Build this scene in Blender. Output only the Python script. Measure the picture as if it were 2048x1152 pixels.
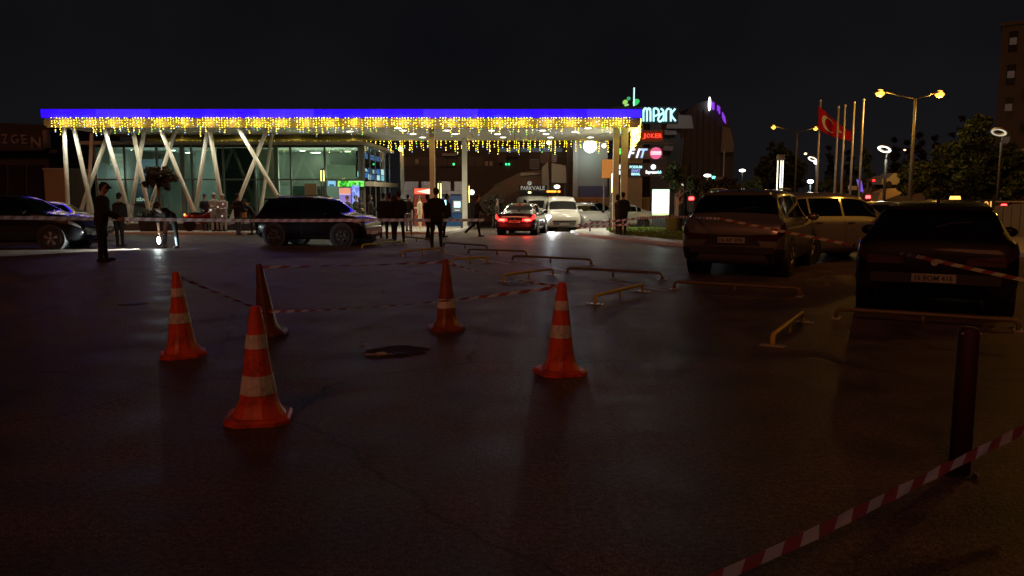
import bpy, bmesh, math, random
import numpy as np
from mathutils import Vector, Matrix
random.seed(7)
for o in list(bpy.data.objects):
    bpy.data.objects.remove(o, do_unlink=True)
scene = bpy.context.scene
COL = scene.collection
rad = math.radians

# ------------------------------------------------------------------ camera
FPX, CAMH, HOR = 1600.0, 1.65, 385.0           # focal length in pixels of a 2048 wide frame, eye height, horizon row
PITCH = math.atan((576 - HOR) / FPX)
cam_d = bpy.data.cameras.new('camera'); cam = bpy.data.objects.new('camera', cam_d); COL.objects.link(cam)
cam.location = (0, 0, CAMH); cam.rotation_euler = (math.pi / 2 - PITCH, 0, 0)
cam_d.sensor_width = 36; cam_d.lens = FPX / 2048 * 36; cam_d.clip_end = 2000; cam_d.clip_start = 0.05
scene.camera = cam

# ------------------------------------------------------------------ night sky
world = bpy.data.worlds.new('World'); scene.world = world; world.use_nodes = True
nt = world.node_tree; nt.nodes.clear()
out = nt.nodes.new('ShaderNodeOutputWorld')
sky = nt.nodes.new('ShaderNodeTexSky'); sky.sky_type = 'NISHITA'; sky.sun_disc = False
sky.sun_elevation = rad(-8); sky.sun_rotation = rad(200)
bg1 = nt.nodes.new('ShaderNodeBackground'); bg1.inputs[1].default_value = 0.05
nt.links.new(sky.outputs[0], bg1.inputs[0])
tc = nt.nodes.new('ShaderNodeTexCoord'); nz = nt.nodes.new('ShaderNodeTexNoise')
nz.inputs['Scale'].default_value = 3.5; nz.inputs['Detail'].default_value = 3
nt.links.new(tc.outputs['Generated'], nz.inputs['Vector'])
rp = nt.nodes.new('ShaderNodeValToRGB')
rp.color_ramp.elements[0].position = 0.3; rp.color_ramp.elements[0].color = (0.0029, 0.0031, 0.0043, 1)
rp.color_ramp.elements[1].position = 0.75; rp.color_ramp.elements[1].color = (0.0062, 0.0060, 0.0072, 1)
nt.links.new(nz.outputs['Fac'], rp.inputs[0])
bg2 = nt.nodes.new('ShaderNodeBackground'); bg2.inputs[1].default_value = 1.0
sx_ = nt.nodes.new('ShaderNodeSeparateXYZ'); nt.links.new(tc.outputs['Generated'], sx_.inputs[0])
hz_r = nt.nodes.new('ShaderNodeValToRGB'); he = hz_r.color_ramp.elements           # faint city glow towards the horizon all round
he[0].position = 0.0; he[0].color = (0.0030, 0.0022, 0.0016, 1); he[1].position = 0.16; he[1].color = (0, 0, 0, 1)
nt.links.new(sx_.outputs[2], hz_r.inputs[0])
sm = nt.nodes.new('ShaderNodeMix'); sm.data_type = 'RGBA'; sm.blend_type = 'ADD'; sm.inputs[0].default_value = 1
nt.links.new(rp.outputs[0], sm.inputs[6]); nt.links.new(hz_r.outputs[0], sm.inputs[7]); nt.links.new(sm.outputs[2], bg2.inputs[0])
add = nt.nodes.new('ShaderNodeAddShader')
nt.links.new(bg1.outputs[0], add.inputs[0]); nt.links.new(bg2.outputs[0], add.inputs[1])
nt.links.new(add.outputs[0], out.inputs[0])

# ------------------------------------------------------------------ faint low light from behind the viewer
sd = bpy.data.lights.new('sun', 'SUN'); sd.energy = 0.40; sd.angle = rad(14); sd.color = (1.0, 0.29, 0.11)
sun = bpy.data.objects.new('sun', sd); COL.objects.link(sun)
SUN_EL, SUN_AZ = rad(30), rad(200)              # azimuth measured clockwise from +Y: behind the viewer
dv = Vector((-math.sin(SUN_AZ) * math.cos(SUN_EL), -math.cos(SUN_AZ) * math.cos(SUN_EL), -math.sin(SUN_EL)))
sun.rotation_euler = dv.to_track_quat('-Z', 'Y').to_euler()
scene.view_settings.view_transform = 'Standard'; scene.view_settings.look = 'None'
scene.view_settings.exposure = 0.0; scene.view_settings.gamma = 1.0
scene.view_settings.use_curve_mapping = False
scene.render.engine = 'CYCLES'
scene.cycles.use_denoising = True
scene.cycles.max_bounces = 6; scene.cycles.transparent_max_bounces = 12
scene.cycles.sample_clamp_indirect = 4.0

# ------------------------------------------------------------------ placing helpers
def gz(y):                                       # the car park falls gently away beyond 22 m
    return -0.02 * (min(max(y, 22), 60) - 22)
def ray(u, v):
    x = (u - 1024) / FPX; y = (576 - v) / FPX
    c, s = math.cos(PITCH), math.sin(PITCH)
    return x, c + y * s, -s + y * c
def at(u, v, Y):
    dx, dy, dz = ray(u, v); t = Y / dy
    return Vector((dx * t, Y, CAMH + dz * t))
def onz(u, v, z):
    dx, dy, dz = ray(u, v); t = (z - CAMH) / dz
    return Vector((dx * t, dy * t, z))
def G(u, v):
    p = onz(u, v, 0)
    for _ in range(30):
        p = onz(u, v, gz(p.y))
    return p
def atg(u, Y):                                   # ground point in column u at distance Y
    p = at(u, 450, Y); return Vector((p.x, Y, gz(Y)))
def R(u0, v0, u1, v1, Y):
    a = at(u0, v1, Y); b = at(u1, v0, Y)
    return a.x, b.x, a.z, b.z

# ------------------------------------------------------------------ materials
MATS = {}
def mat(name, col, rough=0.6, metal=0.0, emit=None, es=0.0, vary=0.18, scale=6.0, bump=0.0, coat=0.0, spec=0.5):
    if name in MATS: return MATS[name]
    m = bpy.data.materials.new(name); m.use_nodes = True; MATS[name] = m
    n = m.node_tree.nodes; l = m.node_tree.links
    b = n['Principled BSDF']
    b.inputs['Roughness'].default_value = rough; b.inputs['Metallic'].default_value = metal
    b.inputs['Coat Weight'].default_value = coat; b.inputs['Coat Roughness'].default_value = 0.05
    b.inputs['Specular IOR Level'].default_value = spec
    t = n.new('ShaderNodeTexCoord'); z = n.new('ShaderNodeTexNoise')
    z.inputs['Scale'].default_value = scale; z.inputs['Detail'].default_value = 4
    l.new(t.outputs['Object'], z.inputs['Vector'])
    mx = n.new('ShaderNodeMix'); mx.data_type = 'RGBA'
    lo = [c * (1 - vary) for c in col]; hi = [min(1, c * (1 + vary)) for c in col]
    mx.inputs[6].default_value = (*lo, 1); mx.inputs[7].default_value = (*hi, 1)
    l.new(z.outputs['Fac'], mx.inputs[0]); l.new(mx.outputs[2], b.inputs['Base Color'])
    if bump:
        bp = n.new('ShaderNodeBump'); bp.inputs['Strength'].default_value = bump; bp.inputs['Distance'].default_value = 0.01
        l.new(z.outputs['Fac'], bp.inputs['Height']); l.new(bp.outputs[0], b.inputs['Normal'])
    if emit:
        b.inputs['Emission Color'].default_value = (*emit, 1); b.inputs['Emission Strength'].default_value = es
    return m
def glow(name, emit, es, sample=True):
    m = mat(name, tuple(min(.8, c * .5 + .05) for c in emit), .5, emit=emit, es=es, vary=.05)
    if not sample: m.cycles.emission_sampling = 'NONE'
    return m
def glass(name, tint=(.72, .84, .78), rough=.02, refl=.12):
    if name in MATS: return MATS[name]
    m = bpy.data.materials.new(name); m.use_nodes = True; MATS[name] = m
    n = m.node_tree.nodes; l = m.node_tree.links; n.clear()
    o = n.new('ShaderNodeOutputMaterial'); mx = n.new('ShaderNodeMixShader')
    tr = n.new('ShaderNodeBsdfTransparent'); tr.inputs[0].default_value = (*tint, 1)
    gl = n.new('ShaderNodeBsdfGlossy'); gl.inputs['Roughness'].default_value = rough
    lf = n.new('ShaderNodeLayerWeight'); lf.inputs[0].default_value = .5
    lw = n.new('ShaderNodeMath'); lw.operation = 'POWER'; lw.inputs[1].default_value = 5; l.new(lf.outputs['Facing'], lw.inputs[0])
    ma = n.new('ShaderNodeMath'); ma.operation = 'MULTIPLY_ADD'; ma.inputs[1].default_value = .6; ma.inputs[2].default_value = refl
    nz = n.new('ShaderNodeTexNoise'); nz.inputs['Scale'].default_value = 1.5
    bp = n.new('ShaderNodeBump'); bp.inputs['Strength'].default_value = .02
    l.new(nz.outputs['Fac'], bp.inputs['Height']); l.new(bp.outputs[0], gl.inputs['Normal'])
    l.new(lw.outputs[0], ma.inputs[0]); l.new(ma.outputs[0], mx.inputs[0])
    l.new(tr.outputs[0], mx.inputs[1]); l.new(gl.outputs[0], mx.inputs[2]); l.new(mx.outputs[0], o.inputs[0])
    return m

# ------------------------------------------------------------------ mesh builder
class MB:
    def __init__(s): s.v = []; s.f = []; s.m = []
    def _add(s, vs, fs, mi=0):
        k = len(s.v); s.v += [tuple(p) for p in vs]
        s.f += [tuple(i + k for i in f) for f in fs]; s.m += [mi] * len(fs); return s
    def box(s, x0, x1, y0, y1, z0, z1, mi=0):
        vs = [(x, y, z) for z in (z0, z1) for y in (y0, y1) for x in (x0, x1)]
        return s._add(vs, [(0, 2, 3, 1), (4, 5, 7, 6), (0, 1, 5, 4), (2, 6, 7, 3), (0, 4, 6, 2), (1, 3, 7, 5)], mi)
    def cbox(s, c, d, mi=0, rot=None):
        hx, hy, hz = d[0] / 2, d[1] / 2, d[2] / 2
        vs = [Vector((x, y, z)) for z in (-hz, hz) for y in (-hy, hy) for x in (-hx, hx)]
        if rot is not None: vs = [rot @ p for p in vs]
        c = Vector(c)
        return s._add([p + c for p in vs], [(0, 2, 3, 1), (4, 5, 7, 6), (0, 1, 5, 4), (2, 6, 7, 3), (0, 4, 6, 2), (1, 3, 7, 5)], mi)
    def loft(s, rings, mi=0, caps=True, closed=True):
        n = len(rings[0]); k = len(s.v)
        for r in rings: s.v += [tuple(p) for p in r]
        for i in range(len(rings) - 1):
            for j in range(n if closed else n - 1):
                a = k + i * n + j; b = k + i * n + (j + 1) % n
                s.f.append((a, b, b + n, a + n)); s.m.append(mi)
        if caps and closed:
            s.f.append(tuple(k + j for j in reversed(range(n)))); s.m.append(mi)
            e = k + (len(rings) - 1) * n
            s.f.append(tuple(e + j for j in range(n))); s.m.append(mi)
        return s
    def tube(s, path, r, n=8, mi=0, caps=True):
        P = [Vector(p) for p in path]; rings = []; up = None
        rr = r if isinstance(r, (list, tuple)) else [r] * len(P)
        for i, p in enumerate(P):
            a = P[max(i - 1, 0)]; b = P[min(i + 1, len(P) - 1)]
            d = (b - a).normalized()
            if up is None:
                up = Vector((0, 0, 1)) if abs(d.z) < .9 else Vector((0, 1, 0))
            x = d.cross(up)
            if x.length < 1e-4: x = d.cross(Vector((1, 0, 0)))
            x.normalize(); y = x.cross(d).normalized(); up = y
            rings.append([p + (x * math.cos(2 * math.pi * j / n) + y * math.sin(2 * math.pi * j / n)) * rr[i] for j in range(n)])
        return s.loft(rings, mi, caps)
    def lathe(s, prof, n=16, c=(0, 0, 0), axis='z', mi=0, caps=True):
        rings = []
        for r, h in prof:
            ring = []
            for j in range(n):
                a = 2 * math.pi * j / n; p, q = r * math.cos(a), r * math.sin(a)
                if axis == 'z': t = (p, q, h)
                elif axis == 'y': t = (p, h, q)
                else: t = (h, p, q)
                ring.append((t[0] + c[0], t[1] + c[1], t[2] + c[2]))
            rings.append(ring)
        return s.loft(rings, mi, caps)
    def ball(s, c, r, n=12, m=8, mi=0):
        rx, ry, rz = r if isinstance(r, (list, tuple)) else (r, r, r)
        rings = []
        for i in range(m + 1):
            a = math.pi * (i + .02) / (m + .04) - math.pi / 2
            rings.append([(c[0] + rx * math.cos(a) * math.cos(2 * math.pi * j / n), c[1] + ry * math.cos(a) * math.sin(2 * math.pi * j / n), c[2] + rz * math.sin(a)) for j in range(n)])
        return s.loft(rings, mi)
    def prism(s, poly, a, b, axis='y', mi=0):       # polygon extruded from a to b along an axis
        def P(p, h): return {'y': (p[0], h, p[1]), 'z': (p[0], p[1], h), 'x': (h, p[0], p[1])}[axis]
        return s.loft([[P(p, a) for p in poly], [P(p, b) for p in poly]], mi)
    def quad(s, a, b, c, d, mi=0): return s._add([a, b, c, d], [(0, 1, 2, 3)], mi)
    def build(s, name, mats, parent=None, smooth=False, loc=None):
        me = bpy.data.meshes.new(name); me.from_pydata(s.v, [], s.f)
        for m in (mats if isinstance(mats, (list, tuple)) else [mats]): me.materials.append(m)
        if any(s.m): me.polygons.foreach_set('material_index', s.m)
        bm = bmesh.new(); bm.from_mesh(me); bmesh.ops.recalc_face_normals(bm, faces=bm.faces); bm.to_mesh(me); bm.free()
        if smooth: me.shade_smooth()
        me.update()
        o = bpy.data.objects.new(name, me); COL.objects.link(o)
        if parent is not None: o.parent = parent
        if loc is not None: o.location = loc
        return o
def smooth_angle(o, deg=40):
    me = o.data
    me.shade_smooth()
    bm = bmesh.new(); bm.from_mesh(me)
    for e in bm.edges:
        if len(e.link_faces) == 2 and e.calc_face_angle(0) > rad(deg): e.smooth = False
    bm.to_mesh(me); bm.free(); return o
def tag(o, label=None, cat=None, group=None, kind=None):
    if label: o['label'] = label
    if cat: o['category'] = cat
    if group: o['group'] = group
    if kind: o['kind'] = kind
    return o
def thing(name, label, cat, loc=(0, 0, 0), rz=0, group=None):
    o = bpy.data.objects.new(name, None); COL.objects.link(o); o.empty_display_size = .2
    o.location = loc; o.rotation_euler = (0, 0, rz)
    return tag(o, label, cat, group)
def light(kind, loc, power, col, parent=None, radius=.05, spot=None, aim=None, blend=.6, name='lamp_light'):
    d = bpy.data.lights.new(name, kind); d.energy = power; d.color = col
    if kind != 'SUN': d.shadow_soft_size = radius
    if spot: d.spot_size = rad(spot); d.spot_blend = blend
    o = bpy.data.objects.new(name, d); COL.objects.link(o); o.location = loc
    if aim is not None: o.rotation_euler = Vector(aim).to_track_quat('-Z', 'Y').to_euler()
    if parent is not None: o.parent = parent
    return o
def text(name, body, h, m, parent, loc, depth=.03, rz=0, w=None, bold=0.0, shear=0.0, back=False):
    c = bpy.data.curves.new(name, 'FONT'); c.body = body; c.size = 1.0; c.align_x = 'CENTER'; c.align_y = 'CENTER'
    c.offset = bold; c.shear = shear; c.resolution_u = 3
    t = bpy.data.objects.new(name, c); COL.objects.link(t)
    bpy.context.view_layer.update()
    me = bpy.data.meshes.new_from_object(t.evaluated_get(bpy.context.evaluated_depsgraph_get()))
    bpy.data.objects.remove(t, do_unlink=True)
    co = np.array([v.co[:] for v in me.vertices]); lo, hi = co.min(0), co.max(0)
    sy = h / (hi[1] - lo[1]); sx = (w / (hi[0] - lo[0])) if w else sy
    cx, cy = (lo + hi)[:2] / 2
    for v in me.vertices: v.co = ((v.co.x - cx) * sx, 0, (v.co.y - cy) * sy)
    bm = bmesh.new(); bm.from_mesh(me)
    r = bmesh.ops.extrude_face_region(bm, geom=bm.faces[:])
    bmesh.ops.translate(bm, verts=[g for g in r['geom'] if isinstance(g, bmesh.types.BMVert)], vec=(0, -depth, 0))
    bmesh.ops.recalc_face_normals(bm, faces=bm.faces)
    bm.to_mesh(me); bm.free(); me.materials.clear(); me.materials.append(m); me.name = name
    o = bpy.data.objects.new(name, me); COL.objects.link(o); o.location = loc; o.rotation_euler = (0, 0, rz)
    if parent is not None: o.parent = parent
    return o
ORD = ['first', 'second', 'third', 'fourth', 'fifth', 'sixth', 'seventh', 'eighth', 'ninth', 'tenth', 'eleventh', 'twelfth', 'thirteenth', 'fourteenth', 'fifteenth', 'sixteenth']

# common materials
M_white = mat('white_paint', (.62, .62, .6), .4)
M_black = mat('black_plastic', (.012, .012, .013), .45)
M_rubber = mat('tyre_rubber', (.012, .012, .012), .8, bump=.2, scale=40)
M_steel = mat('grey_steel', (.32, .32, .33), .4, .6)
M_dark = mat('dark_metal', (.035, .035, .038), .5, .3)
M_cream = mat('cream_steel', (.68, .66, .58), .5, scale=3)
M_conc = mat('pale_concrete', (.34, .33, .31), .75, bump=.25, scale=18)
M_chrome = mat('chrome', (.7, .7, .72), .15, 1.0, vary=.03)
M_plate = mat('plate_white', (.27, .27, .27), .45, vary=.05)
# ================================================================== SETTING
def asphalt():
    m = bpy.data.materials.new('asphalt'); m.use_nodes = True
    n = m.node_tree.nodes; l = m.node_tree.links; b = n['Principled BSDF']
    t = n.new('ShaderNodeTexCoord')
    def noise(sc, det=4):
        z = n.new('ShaderNodeTexNoise'); z.inputs['Scale'].default_value = sc; z.inputs['Detail'].default_value = det
        l.new(t.outputs['Object'], z.inputs['Vector']); return z
    big, mid, fine, grit = noise(.22, 5), noise(1.7, 6), noise(85, 2), noise(26, 4)
    def ramp(src, p0, c0, p1, c1, out='Fac'):
        r = n.new('ShaderNodeValToRGB'); e = r.color_ramp.elements
        e[0].position, e[0].color = p0, (*c0, 1); e[1].position, e[1].color = p1, (*c1, 1)
        l.new(src.outputs[out], r.inputs[0]); return r
    c1 = ramp(big, .38, (.070, .056, .050), .64, (.122, .097, .086))
    c2 = ramp(fine, .36, (.42, .42, .42), .66, (1.65, 1.55, 1.5))
    c4 = ramp(grit, .38, (.68, .68, .68), .62, (1.3, 1.28, 1.25))
    c3 = ramp(mid, .38, (.66, .66, .66), .60, (1.12, 1.1, 1.08))
    st = noise(.9, 3); c5 = ramp(st, .30, (.55, .54, .53), .40, (1, 1, 1))              # oil and tyre stains
    ds = n.new('ShaderNodeVectorMath'); ds.operation = 'MULTIPLY_ADD'; ds.inputs[1].default_value = (.5, .5, .5)
    l.new(mid.outputs['Color'], ds.inputs[0]); l.new(t.outputs['Object'], ds.inputs[2])
    vo = n.new('ShaderNodeTexVoronoi'); vo.feature = 'DISTANCE_TO_EDGE'; vo.inputs['Scale'].default_value = .22
    l.new(ds.outputs[0], vo.inputs['Vector']); c6 = ramp(vo, .0, (.42, .40, .40), .006, (1, 1, 1), 'Distance')   # cracks
    def mul(a, bb):
        x = n.new('ShaderNodeMix'); x.data_type = 'RGBA'; x.blend_type = 'MULTIPLY'; x.inputs[0].default_value = 1
        l.new(a, x.inputs[6]); l.new(bb, x.inputs[7]); return x.outputs[2]
    cc = c1.outputs[0]
    for q in (c2, c4, c3, c5, c6): cc = mul(cc, q.outputs[0])
    l.new(cc, b.inputs['Base Color'])
    r1 = ramp(mid, .3, (.40, .40, .40), .7, (.60, .60, .60)); l.new(r1.outputs[0], b.inputs['Roughness'])
    bp = n.new('ShaderNodeBump'); bp.inputs['Strength'].default_value = .8; bp.inputs['Distance'].default_value = .006
    l.new(fine.outputs['Fac'], bp.inputs['Height'])
    bp2 = n.new('ShaderNodeBump'); bp2.inputs['Strength'].default_value = .35; bp2.inputs['Distance'].default_value = .012
    l.new(grit.outputs['Fac'], bp2.inputs['Height']); l.new(bp.outputs[0], bp2.inputs['Normal'])
    l.new(bp2.outputs[0], b.inputs['Normal'])
    b.inputs['Specular IOR Level'].default_value = .13
    return m
M_asph = asphalt()
g = MB()
ys = [-25, 22, 60, 700]
for a, b in zip(ys[:-1], ys[1:]):
    g.quad((-500, a, gz(a)), (500, a, gz(a)), (500, b, gz(b)), (-500, b, gz(b)))
tag(g.build('ground', M_asph), kind='structure')

def slab(name, pts, h, m, inset=0.0, base=0.0):
    """a raised sheet that follows the fall of the ground, with its own edge"""
    b = MB(); n = len(pts)
    lo = [(p.x, p.y, gz(p.y) + base - .05) for p in pts]; hi = [(p.x, p.y, gz(p.y) + base + h) for p in pts]
    b.loft([lo, hi], 0, False)
    k = len(b.v); b.v += hi; b.f.append(tuple(range(k, k + n))); b.m.append(0)
    return b.build(name, m)
V2 = lambda x, y: Vector((x, y, 0))
M_pave = mat('pavement_slabs', (.36, .35, .32), .55, bump=.2, scale=9)
pv = [V2(-27, 38), V2(-3.3, 38), V2(-2.9, 42), V2(-2.4, 54), V2(-2.4, 66), V2(-27, 66)]
pv_o = tag(slab('pavement', pv, .12, M_pave), kind='structure')
# kerb stones along the pavement edge, each one a piece
M_kerb = mat('kerb_stone', (.5, .5, .47), .6, bump=.2, scale=12); M_kerbd = mat('kerb_stone_dark', (.03, .03, .03), .6)
def kerb_line(parent, pts, h=.13, w=.16, step=1.0, alt=None, proud=.006):
    k = 0
    for a, b in zip(pts[:-1], pts[1:]):
        L = (b - a).length; n = max(1, round(L / step))
        for i in range(n):
            p = a.lerp(b, i / n); q = a.lerp(b, (i + 1) / n); d = (q - p).normalized(); nn = Vector((d.y, -d.x, 0))
            e = d * .006
            mb = MB(); r = []
            for s in (p + e, q - e):
                z = gz(s.y)
                r.append([(s.x + nn.x * w * .7, s.y + nn.y * w * .7, z - .03), (s.x + nn.x * w * .6, s.y + nn.y * w * .6, z + h + proud - .02),
                          (s.x + nn.x * w * .45, s.y + nn.y * w * .45, z + h + proud), (s.x - nn.x * w * .4, s.y - nn.y * w * .4, z + h + proud), (s.x - nn.x * w * .4, s.y - nn.y * w * .4, z - .03)])
            mb.loft(r); mb.build('kerb_stone', alt[k % len(alt)] if alt else M_kerb, parent); k += 1
kerb_line(pv_o, [pv[0], pv[1], pv[2], pv[3]], .12, .2, 1.2)
# traffic island with lawn
isl = [G(1148, 465), G(1166, 471), G(1200, 476), G(1250, 481), G(1300, 486), G(1345, 491), G(1420, 497), G(1440, 462), atg(1380, 52), atg(1205, 52), G(1165, 459)]
for p in isl: p.z = 0
M_islp = mat('island_paving', (.42, .42, .40), .5, bump=.2, scale=10)
isl_o = tag(slab('traffic_island', isl, .11, M_islp), kind='structure')
kerb_line(isl_o, isl[:7], .11, .3, .8)
def pull(p, c, f): return p.lerp(c, f)
law = [G(1222, 470), G(1240, 475), G(1300, 480), G(1345, 485), G(1415, 490), G(1420, 464), atg(1370, 47), atg(1215, 46), G(1212, 464)]
for p in law: p.z = 0
M_grass = mat('lawn_green', (.105, .175, .022), .8, bump=.6, scale=60, vary=.45)
lw = slab('lawn', law, .012, M_grass, base=.112); tag(lw, kind='structure')
# grass blades
gb = MB(); rnd = random.Random(3)
xs = [p.x for p in law]; ysl = [p.y for p in law]
def inside(x, y, poly):
    c = False; n = len(poly); j = n - 1
    for i in range(n):
        if (poly[i].y > y) != (poly[j].y > y) and x < (poly[j].x - poly[i].x) * (y - poly[i].y) / (poly[j].y - poly[i].y) + poly[i].x: c = not c
        j = i
    return c
cnt = 0
while cnt < 5000:
    x, y = rnd.uniform(min(xs), max(xs)), rnd.uniform(min(ysl), max(ysl))
    if not inside(x, y, law): continue
    a = rnd.uniform(0, 6.3); w = .035; h = rnd.uniform(.04, .10); z = gz(y) + .122; q = rnd.uniform(-.05, .05)
    gb._add([(x - w * math.cos(a), y - w * math.sin(a), z), (x + w * math.cos(a), y + w * math.sin(a), z), (x + q, y + q, z + h)], [(0, 1, 2)]); cnt += 1
tag(gb.build('grass', M_grass), 'short green grass covering the lawn of the traffic island', 'grass', kind='stuff')
# right hand footpath beside the far wall
pr = [V2(9.2, 12), V2(40, 12), V2(40, 30), V2(14.5, 30)]
# painted bay lines on the asphalt
M_line = mat('worn_white_paint', (.30, .28, .27), .6, vary=.6, scale=3)
def paint(pa, pb, w=.11):
    a, b = Vector((pa.x, pa.y, 0)), Vector((pb.x, pb.y, 0)); d = (b - a).normalized(); n = Vector((-d.y, d.x, 0)) * w / 2
    mb = MB(); ps = [a - n, b - n, b + n, a + n]
    mb.quad(*[(p.x, p.y, gz(p.y) + .004) for p in ps])
    tag(mb.build('road_marking', M_line), kind='structure')
paint(G(884, 505), G(1019, 529)); paint(G(1180, 557), G(1331, 582)); paint(G(960, 487), G(1240, 517))
paint(G(1040, 522), G(1150, 545), .1); paint(G(700, 499), G(880, 494), .1)

# ================================================================== ENTRANCE CANOPY
YF, YB = 39.0, 50.0
cx0, cx1, zfb, zft = R(83, 218, 1283, 236, YF)
zso = at(600, 252, YF + .3).z
can = thing('entrance_canopy', 'long flat entrance canopy with glowing blue edge on slanted cream columns', 'canopy', (0, YF, gz(YF)))
OZ = gz(YF)
def cb(x0, x1, y0, y1, z0, z1): return MB().box(x0, x1, y0 - YF, y1 - YF, z0 - OZ, z1 - OZ)
M_soff = mat('soffit_panels', (.62, .60, .52), .6, scale=2)
M_roof = mat('roof_sheet', (.05, .05, .055), .6)
cb(cx0, cx1, YF + .12, YB, zft - .06, zft + .02).build('roof', M_roof, can)
# soffit in separate panels
npx, npy = 24, 4
for i in range(npx):
    for j in range(npy):
        a = cx0 + .1 + (cx1 - cx0 - .2) * i / npx; b = cx0 + .1 + (cx1 - cx0 - .2) * (i + 1) / npx
        c = YF + .32 + (YB - YF - .5) * j / npy; d = YF + .32 + (YB - YF - .5) * (j + 1) / npy
        cb(a + .008, b - .008, c + .008, d - .008, zso, zso + .04).build('soffit_panel', M_soff, can)
M_beam = mat('edge_beam', (.42, .36, .24), .6)
cb(cx0 + .12, cx1 - .12, YF + .15, YF + .30, zso - .08, zfb + .02).build('edge_beam', M_beam, can)
cb(cx0 + .12, cx1 - .12, YB - .18, YB - .02, zso - .03, zft - .07).build('rear_beam', M_beam, can)
cb(cx1 - .11, cx1 - .02, YF + .12, YB, zso + .01, zft - .07).build('side_beam', M_beam, can)
cb(cx0 + .02, cx0 + .11, YF + .12, YB, zso + .01, zft - .07).build('side_beam', M_beam, can)
blues = [glow('blue_led_a', (.006, .0, 1.0), 4.2), glow('blue_led_b', (.012, .004, 1.0), 4.2), glow('blue_led_c', (.007, .0, 1.0), 2.0)]
npan = 11
for i in range(npan):
    a = cx0 + (cx1 - cx0) * i / npan; b = cx0 + (cx1 - cx0) * (i + 1) / npan
    cb(a + .006, b - .006, YF - .02, YF + .1, zfb + .02, zft - .02).build('blue_fascia_panel', blues[(i * 7) % 3], can)
cb(cx0 - .01, cx1 + .01, YF - .04, YF + .11, zft - .018, zft + .03).build('fascia_trim', M_roof, can)
cb(cx0 - .01, cx1 + .01, YF - .03, YF + .11, zfb - .01, zfb + .018).build('fascia_trim', M_roof, can)
def col_line(u0, v0, u1, v1, Y, r=.14, name='column', m=None):
    a = at(u0, v0, Y); b = at(u1, v1, Y); d = (b - a) / (b.z - a.z)
    top = a + d * (zso - .005 - a.z); zb = gz(Y) + .1; bot = a + d * (zb - a.z)
    o = Vector((0, YF, OZ))
    MB().tube([bot - o, top - o], r, 12).build(name, m or M_cream, can, True)
for L in [(128, 251, 138, 455, 40), (147, 251, 189, 445, 40.2), (184, 255, 175, 440, 44), (222, 251, 155, 440, 40.6), (207, 251, 263, 442, 40.1),
          (264, 251, 301, 440, 40.1), (290, 251, 259, 440, 40.7), (318, 251, 396, 442, 40.1), (354, 251, 292, 440, 40.7), (416, 251, 388, 440, 40.6),
          (418, 251, 450, 445, 40.1), (474, 252, 586, 445, 40.1), (537, 251, 460, 445, 40.7), (547, 251, 519, 440, 43.5)]:
    col_line(*L, r=.102 if L[4] < 42 else .09)
def post(u, Y, r=.14, sq=False):
    p = atg(u, Y); o = Vector((0, YF, OZ))
    MB().box(p.x - r, p.x + r, Y - r - YF, Y + r - YF, gz(Y) - .02 - OZ, zso - .004 - OZ).build('column', M_cream, can)
post(866, 40.0, .125); post(930, 48.6, .15); post(1230, 40.0, .14); post(1246.5, 40.0, .16)
# downlights; the left row is added to brighten the columns and pavement
M_dl = glow('warm_white_lamp', (1.0, .93, .78), 14)
M_rim = mat('lamp_rim', (.5, .5, .48), .4)
dl_px = [(796, 255.5), (806, 260), (826, 267), (845, 274), (894, 260), (910, 267), (983, 260), (995, 267.5), (1006, 274), (1085, 260), (1092, 267), (1101, 274), (1176, 255.5), (1181, 274), (700, 262), (1150, 263)] + [(u, 251.5) for u in (135, 215, 300, 385, 470, 560, 640)]
for k, (u, v) in enumerate(dl_px):
    p = onz(u, v, zso - .01)
    if v < 252: p = Vector((at(u, v, YF + .62).x, YF + .62, 0))
    d = MB().lathe([(.21, 0), (.21, .03), (.17, .035)], 16).build('downlight', M_rim, can, loc=(p.x, p.y - YF, zso - .035 - OZ))
    MB().lathe([(.165, -.006), (.165, .0)], 16).build('lamp_disc', M_dl, d)
    light('SPOT', (p.x, p.y - YF, zso - .06 - OZ), 240 if v > 252 else 120, (1, .90, .70) if v > 252 else (.95, 1, .86), can, .12, spot=150, aim=(0, 0, -1), blend=.9)
# low plinth wall under the slanted columns, its cap stones separate
pl = thing('plinth_wall', 'low dark plinth wall with pale cap under the slanted columns', 'low wall', (0, 40.3, gz(40) + .12))
x0, x1 = at(120, 440, 40).x, at(600, 440, 40).x
MB().box(x0, x1, -.35, .5, -.02, .34).build('wall_body', mat('plinth_dark', (.06, .045, .04), .7), pl)
n = 12
for i in range(n):
    a = x0 + (x1 - x0) * i / n; b = x0 + (x1 - x0) * (i + 1) / n
    MB().box(a + .006, b - .006, -.42, .56, .343, .42).build('cap_stone', M_conc, pl)

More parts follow.
